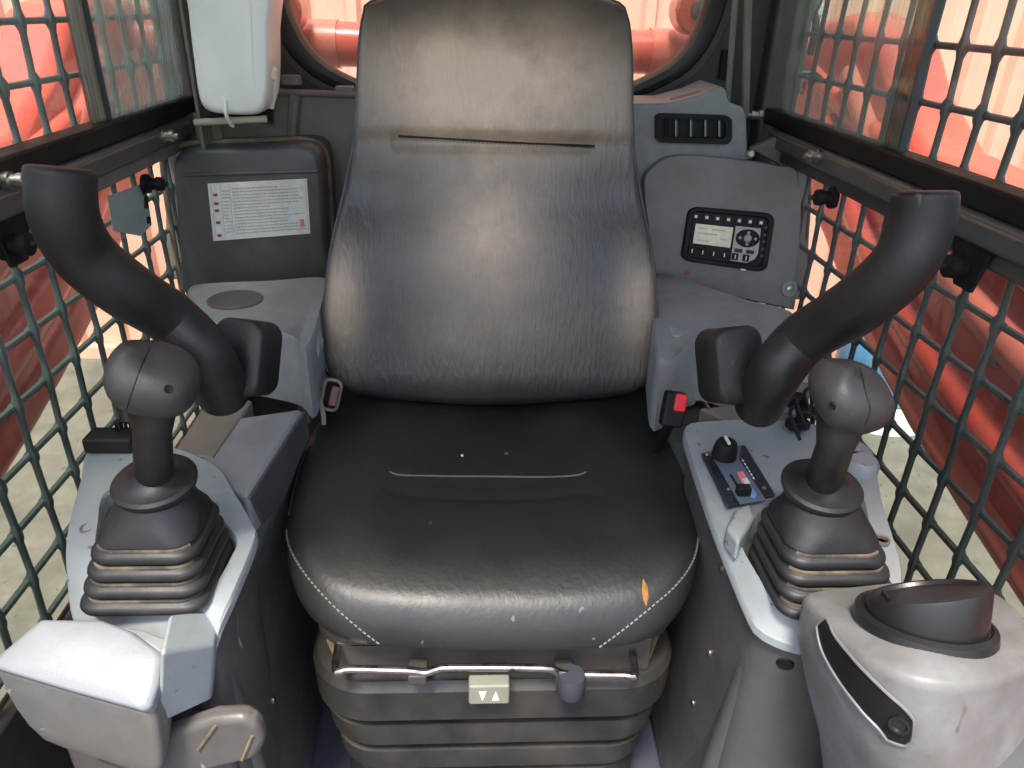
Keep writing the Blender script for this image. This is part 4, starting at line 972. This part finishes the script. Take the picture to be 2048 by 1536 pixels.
fp = thing('control_pod', P(1840, 1400, 'z', .45), 'scuffed white control pod with a large black rotary dial in front of the right console', 'control pod')
tz = .625
TN = Vector((.03, .30, 1)).normalized(); TO = P(1845, 1262, 'z', tz)
t1 = resample(closed_curve([PP(a, b, TO, TN) for a, b in ((1612, 1194), (1622, 1180), (1700, 1170), (1800, 1160), (1900, 1158), (1990, 1180), (2050, 1230), (2085, 1300), (2040, 1345), (1960, 1368), (1860, 1366), (1760, 1330), (1680, 1270))], 4), 80)
def mv(r, d, sc): return [p+Vector(d) for p in down(r, 0, sc)]
side = [down(t1, 0, .5), down(t1, 0, .95), down(t1, -.003, .985), down(t1, -.010, 1.0), mv(t1, (.004, -.004, -.05), 1.02), mv(t1, (.02, -.015, -.11), 1.0), mv(t1, (.04, -.02, -.17), .97), mv(t1, (.06, -.02, -.25), .94), mv(t1, (.07, -.01, -.40), .92), mv(t1, (.07, -.01, -.62), .92)]
fpm = MB().loft(side); fpm.build('pod_shell', M['white_worn'], fp, ang=60)
fb = fpm.bvh()
# dark slot recessed in the side of the pod
cl = dense([(1645, 1245), (1662, 1290), (1700, 1345), (1748, 1400), (1790, 1442), (1818, 1486)], 6)
wd = [(3+27*math.sin(math.pi*min(1, (k/(len(cl)-1))*.5+.06))*(1 if k < len(cl)-4 else (len(cl)-1-k)/4)) for k in range(len(cl))]
slot = MB(); rim = MB()
def strip(off, k, extra=0):
    rr = []
    for (a, b), w in zip(cl, wd):
        row = []
        for u in range(9):
            uu = -1+u/4; h = hit(fb, a+uu*(w+extra)*.80, b-uu*(w+extra)*.60, off)
            row.append(h[0] if h else (rr[-1][u] if rr else P(a, b, 'z', .5)))
        rr.append(row)
    return rr
MB().loft(strip(.0012, 0), closed=False).build('slot_opening', M['black'], fp)
st_ = strip(.0014, 0, 3); edge = [r[0] for r in st_]+[r[-1] for r in reversed(st_)]; edge.append(edge[0])
MB().tube(edge, .0014, 6).build('slot_rim', M['white_worn'], fp)
h = hit(fb, 1800, 1445, .002)
MB().lathe(h[0], h[1], [(0, .001), (.005, .001), (.006, .003), (.008, .003), (.008, 0)], 14).build('slot_screw', M['dial'], fp)
kc = TO+TN*.002; kd = TN
MB().lathe(kc, kd, [(0, 0), (.053, 0), (.0565, .004), (.0555, .011), (.051, .014), (.049, .012), (0, .012)], 48).build('dial_base', M['dial'], fp)
# slanted top of dial
rings = []
for h, r in ((.012, .052), (.020, .053), (.040, .050)):
    rings.append((h, r))
ax = kd; A = Vector((1, 0, .1)); A = (A-ax*A.dot(ax)).normalized(); B = ax.cross(A)
rg = []
def dr_(r, h0, h1, n=48):
    out = []
    for k in range(n):
        a = 2*math.pi*k/n; hh_ = h0+(h1-h0)*(.5+.5*math.sin(a-R(-145)))
        out.append(kc+(A*math.cos(a)+B*math.sin(a))*r+ax*hh_)
    return out
MB().loft([dr_(.0475, .008, .008), dr_(.048, .012, .016), dr_(.0465, .016, .050), dr_(.0455, .018, .053), dr_(.043, .018, .052), dr_(.041, .015, .049), dr_(.02, .024, .040)]).build('rotary_dial', M['dial'], fp, ang=40)
MB().box(P(1772, 1192, 'z', tz+.03), (.003, .01, .004)).build('dial_mark', M['black'], fp)
MB().lathe(P(1985, 1535, 'z', tz-.08), (0, -.3, 1), [(0, -.01), (.045, -.01), (.047, 0), (.040, .010), (0, .012)], 28).build('round_cap', M['dark'], fp)

ft = thing('floor_lever', P(1545, 1500, 'z', .1), 'black round foot stud at the base of the right console', 'foot stud')
MB().lathe(P(1530, 1510, 'z', .20), (.1, -.5, .9), [(0, -.06), (.028, -.06), (.030, .0), (.024, .008), (0, .008)], 22).build('stud', M['black'], ft)
MB().lathe(P(1568, 1508, 'z', .20), (.1, -.5, .9), [(0, -.02), (.006, -.02), (.006, .0), (0, .003)], 10).build('screw', M['bolt'], ft)
print('objects', len(bpy.data.objects), 'tris', sum(len(m.polygons)*2 for m in bpy.data.meshes))
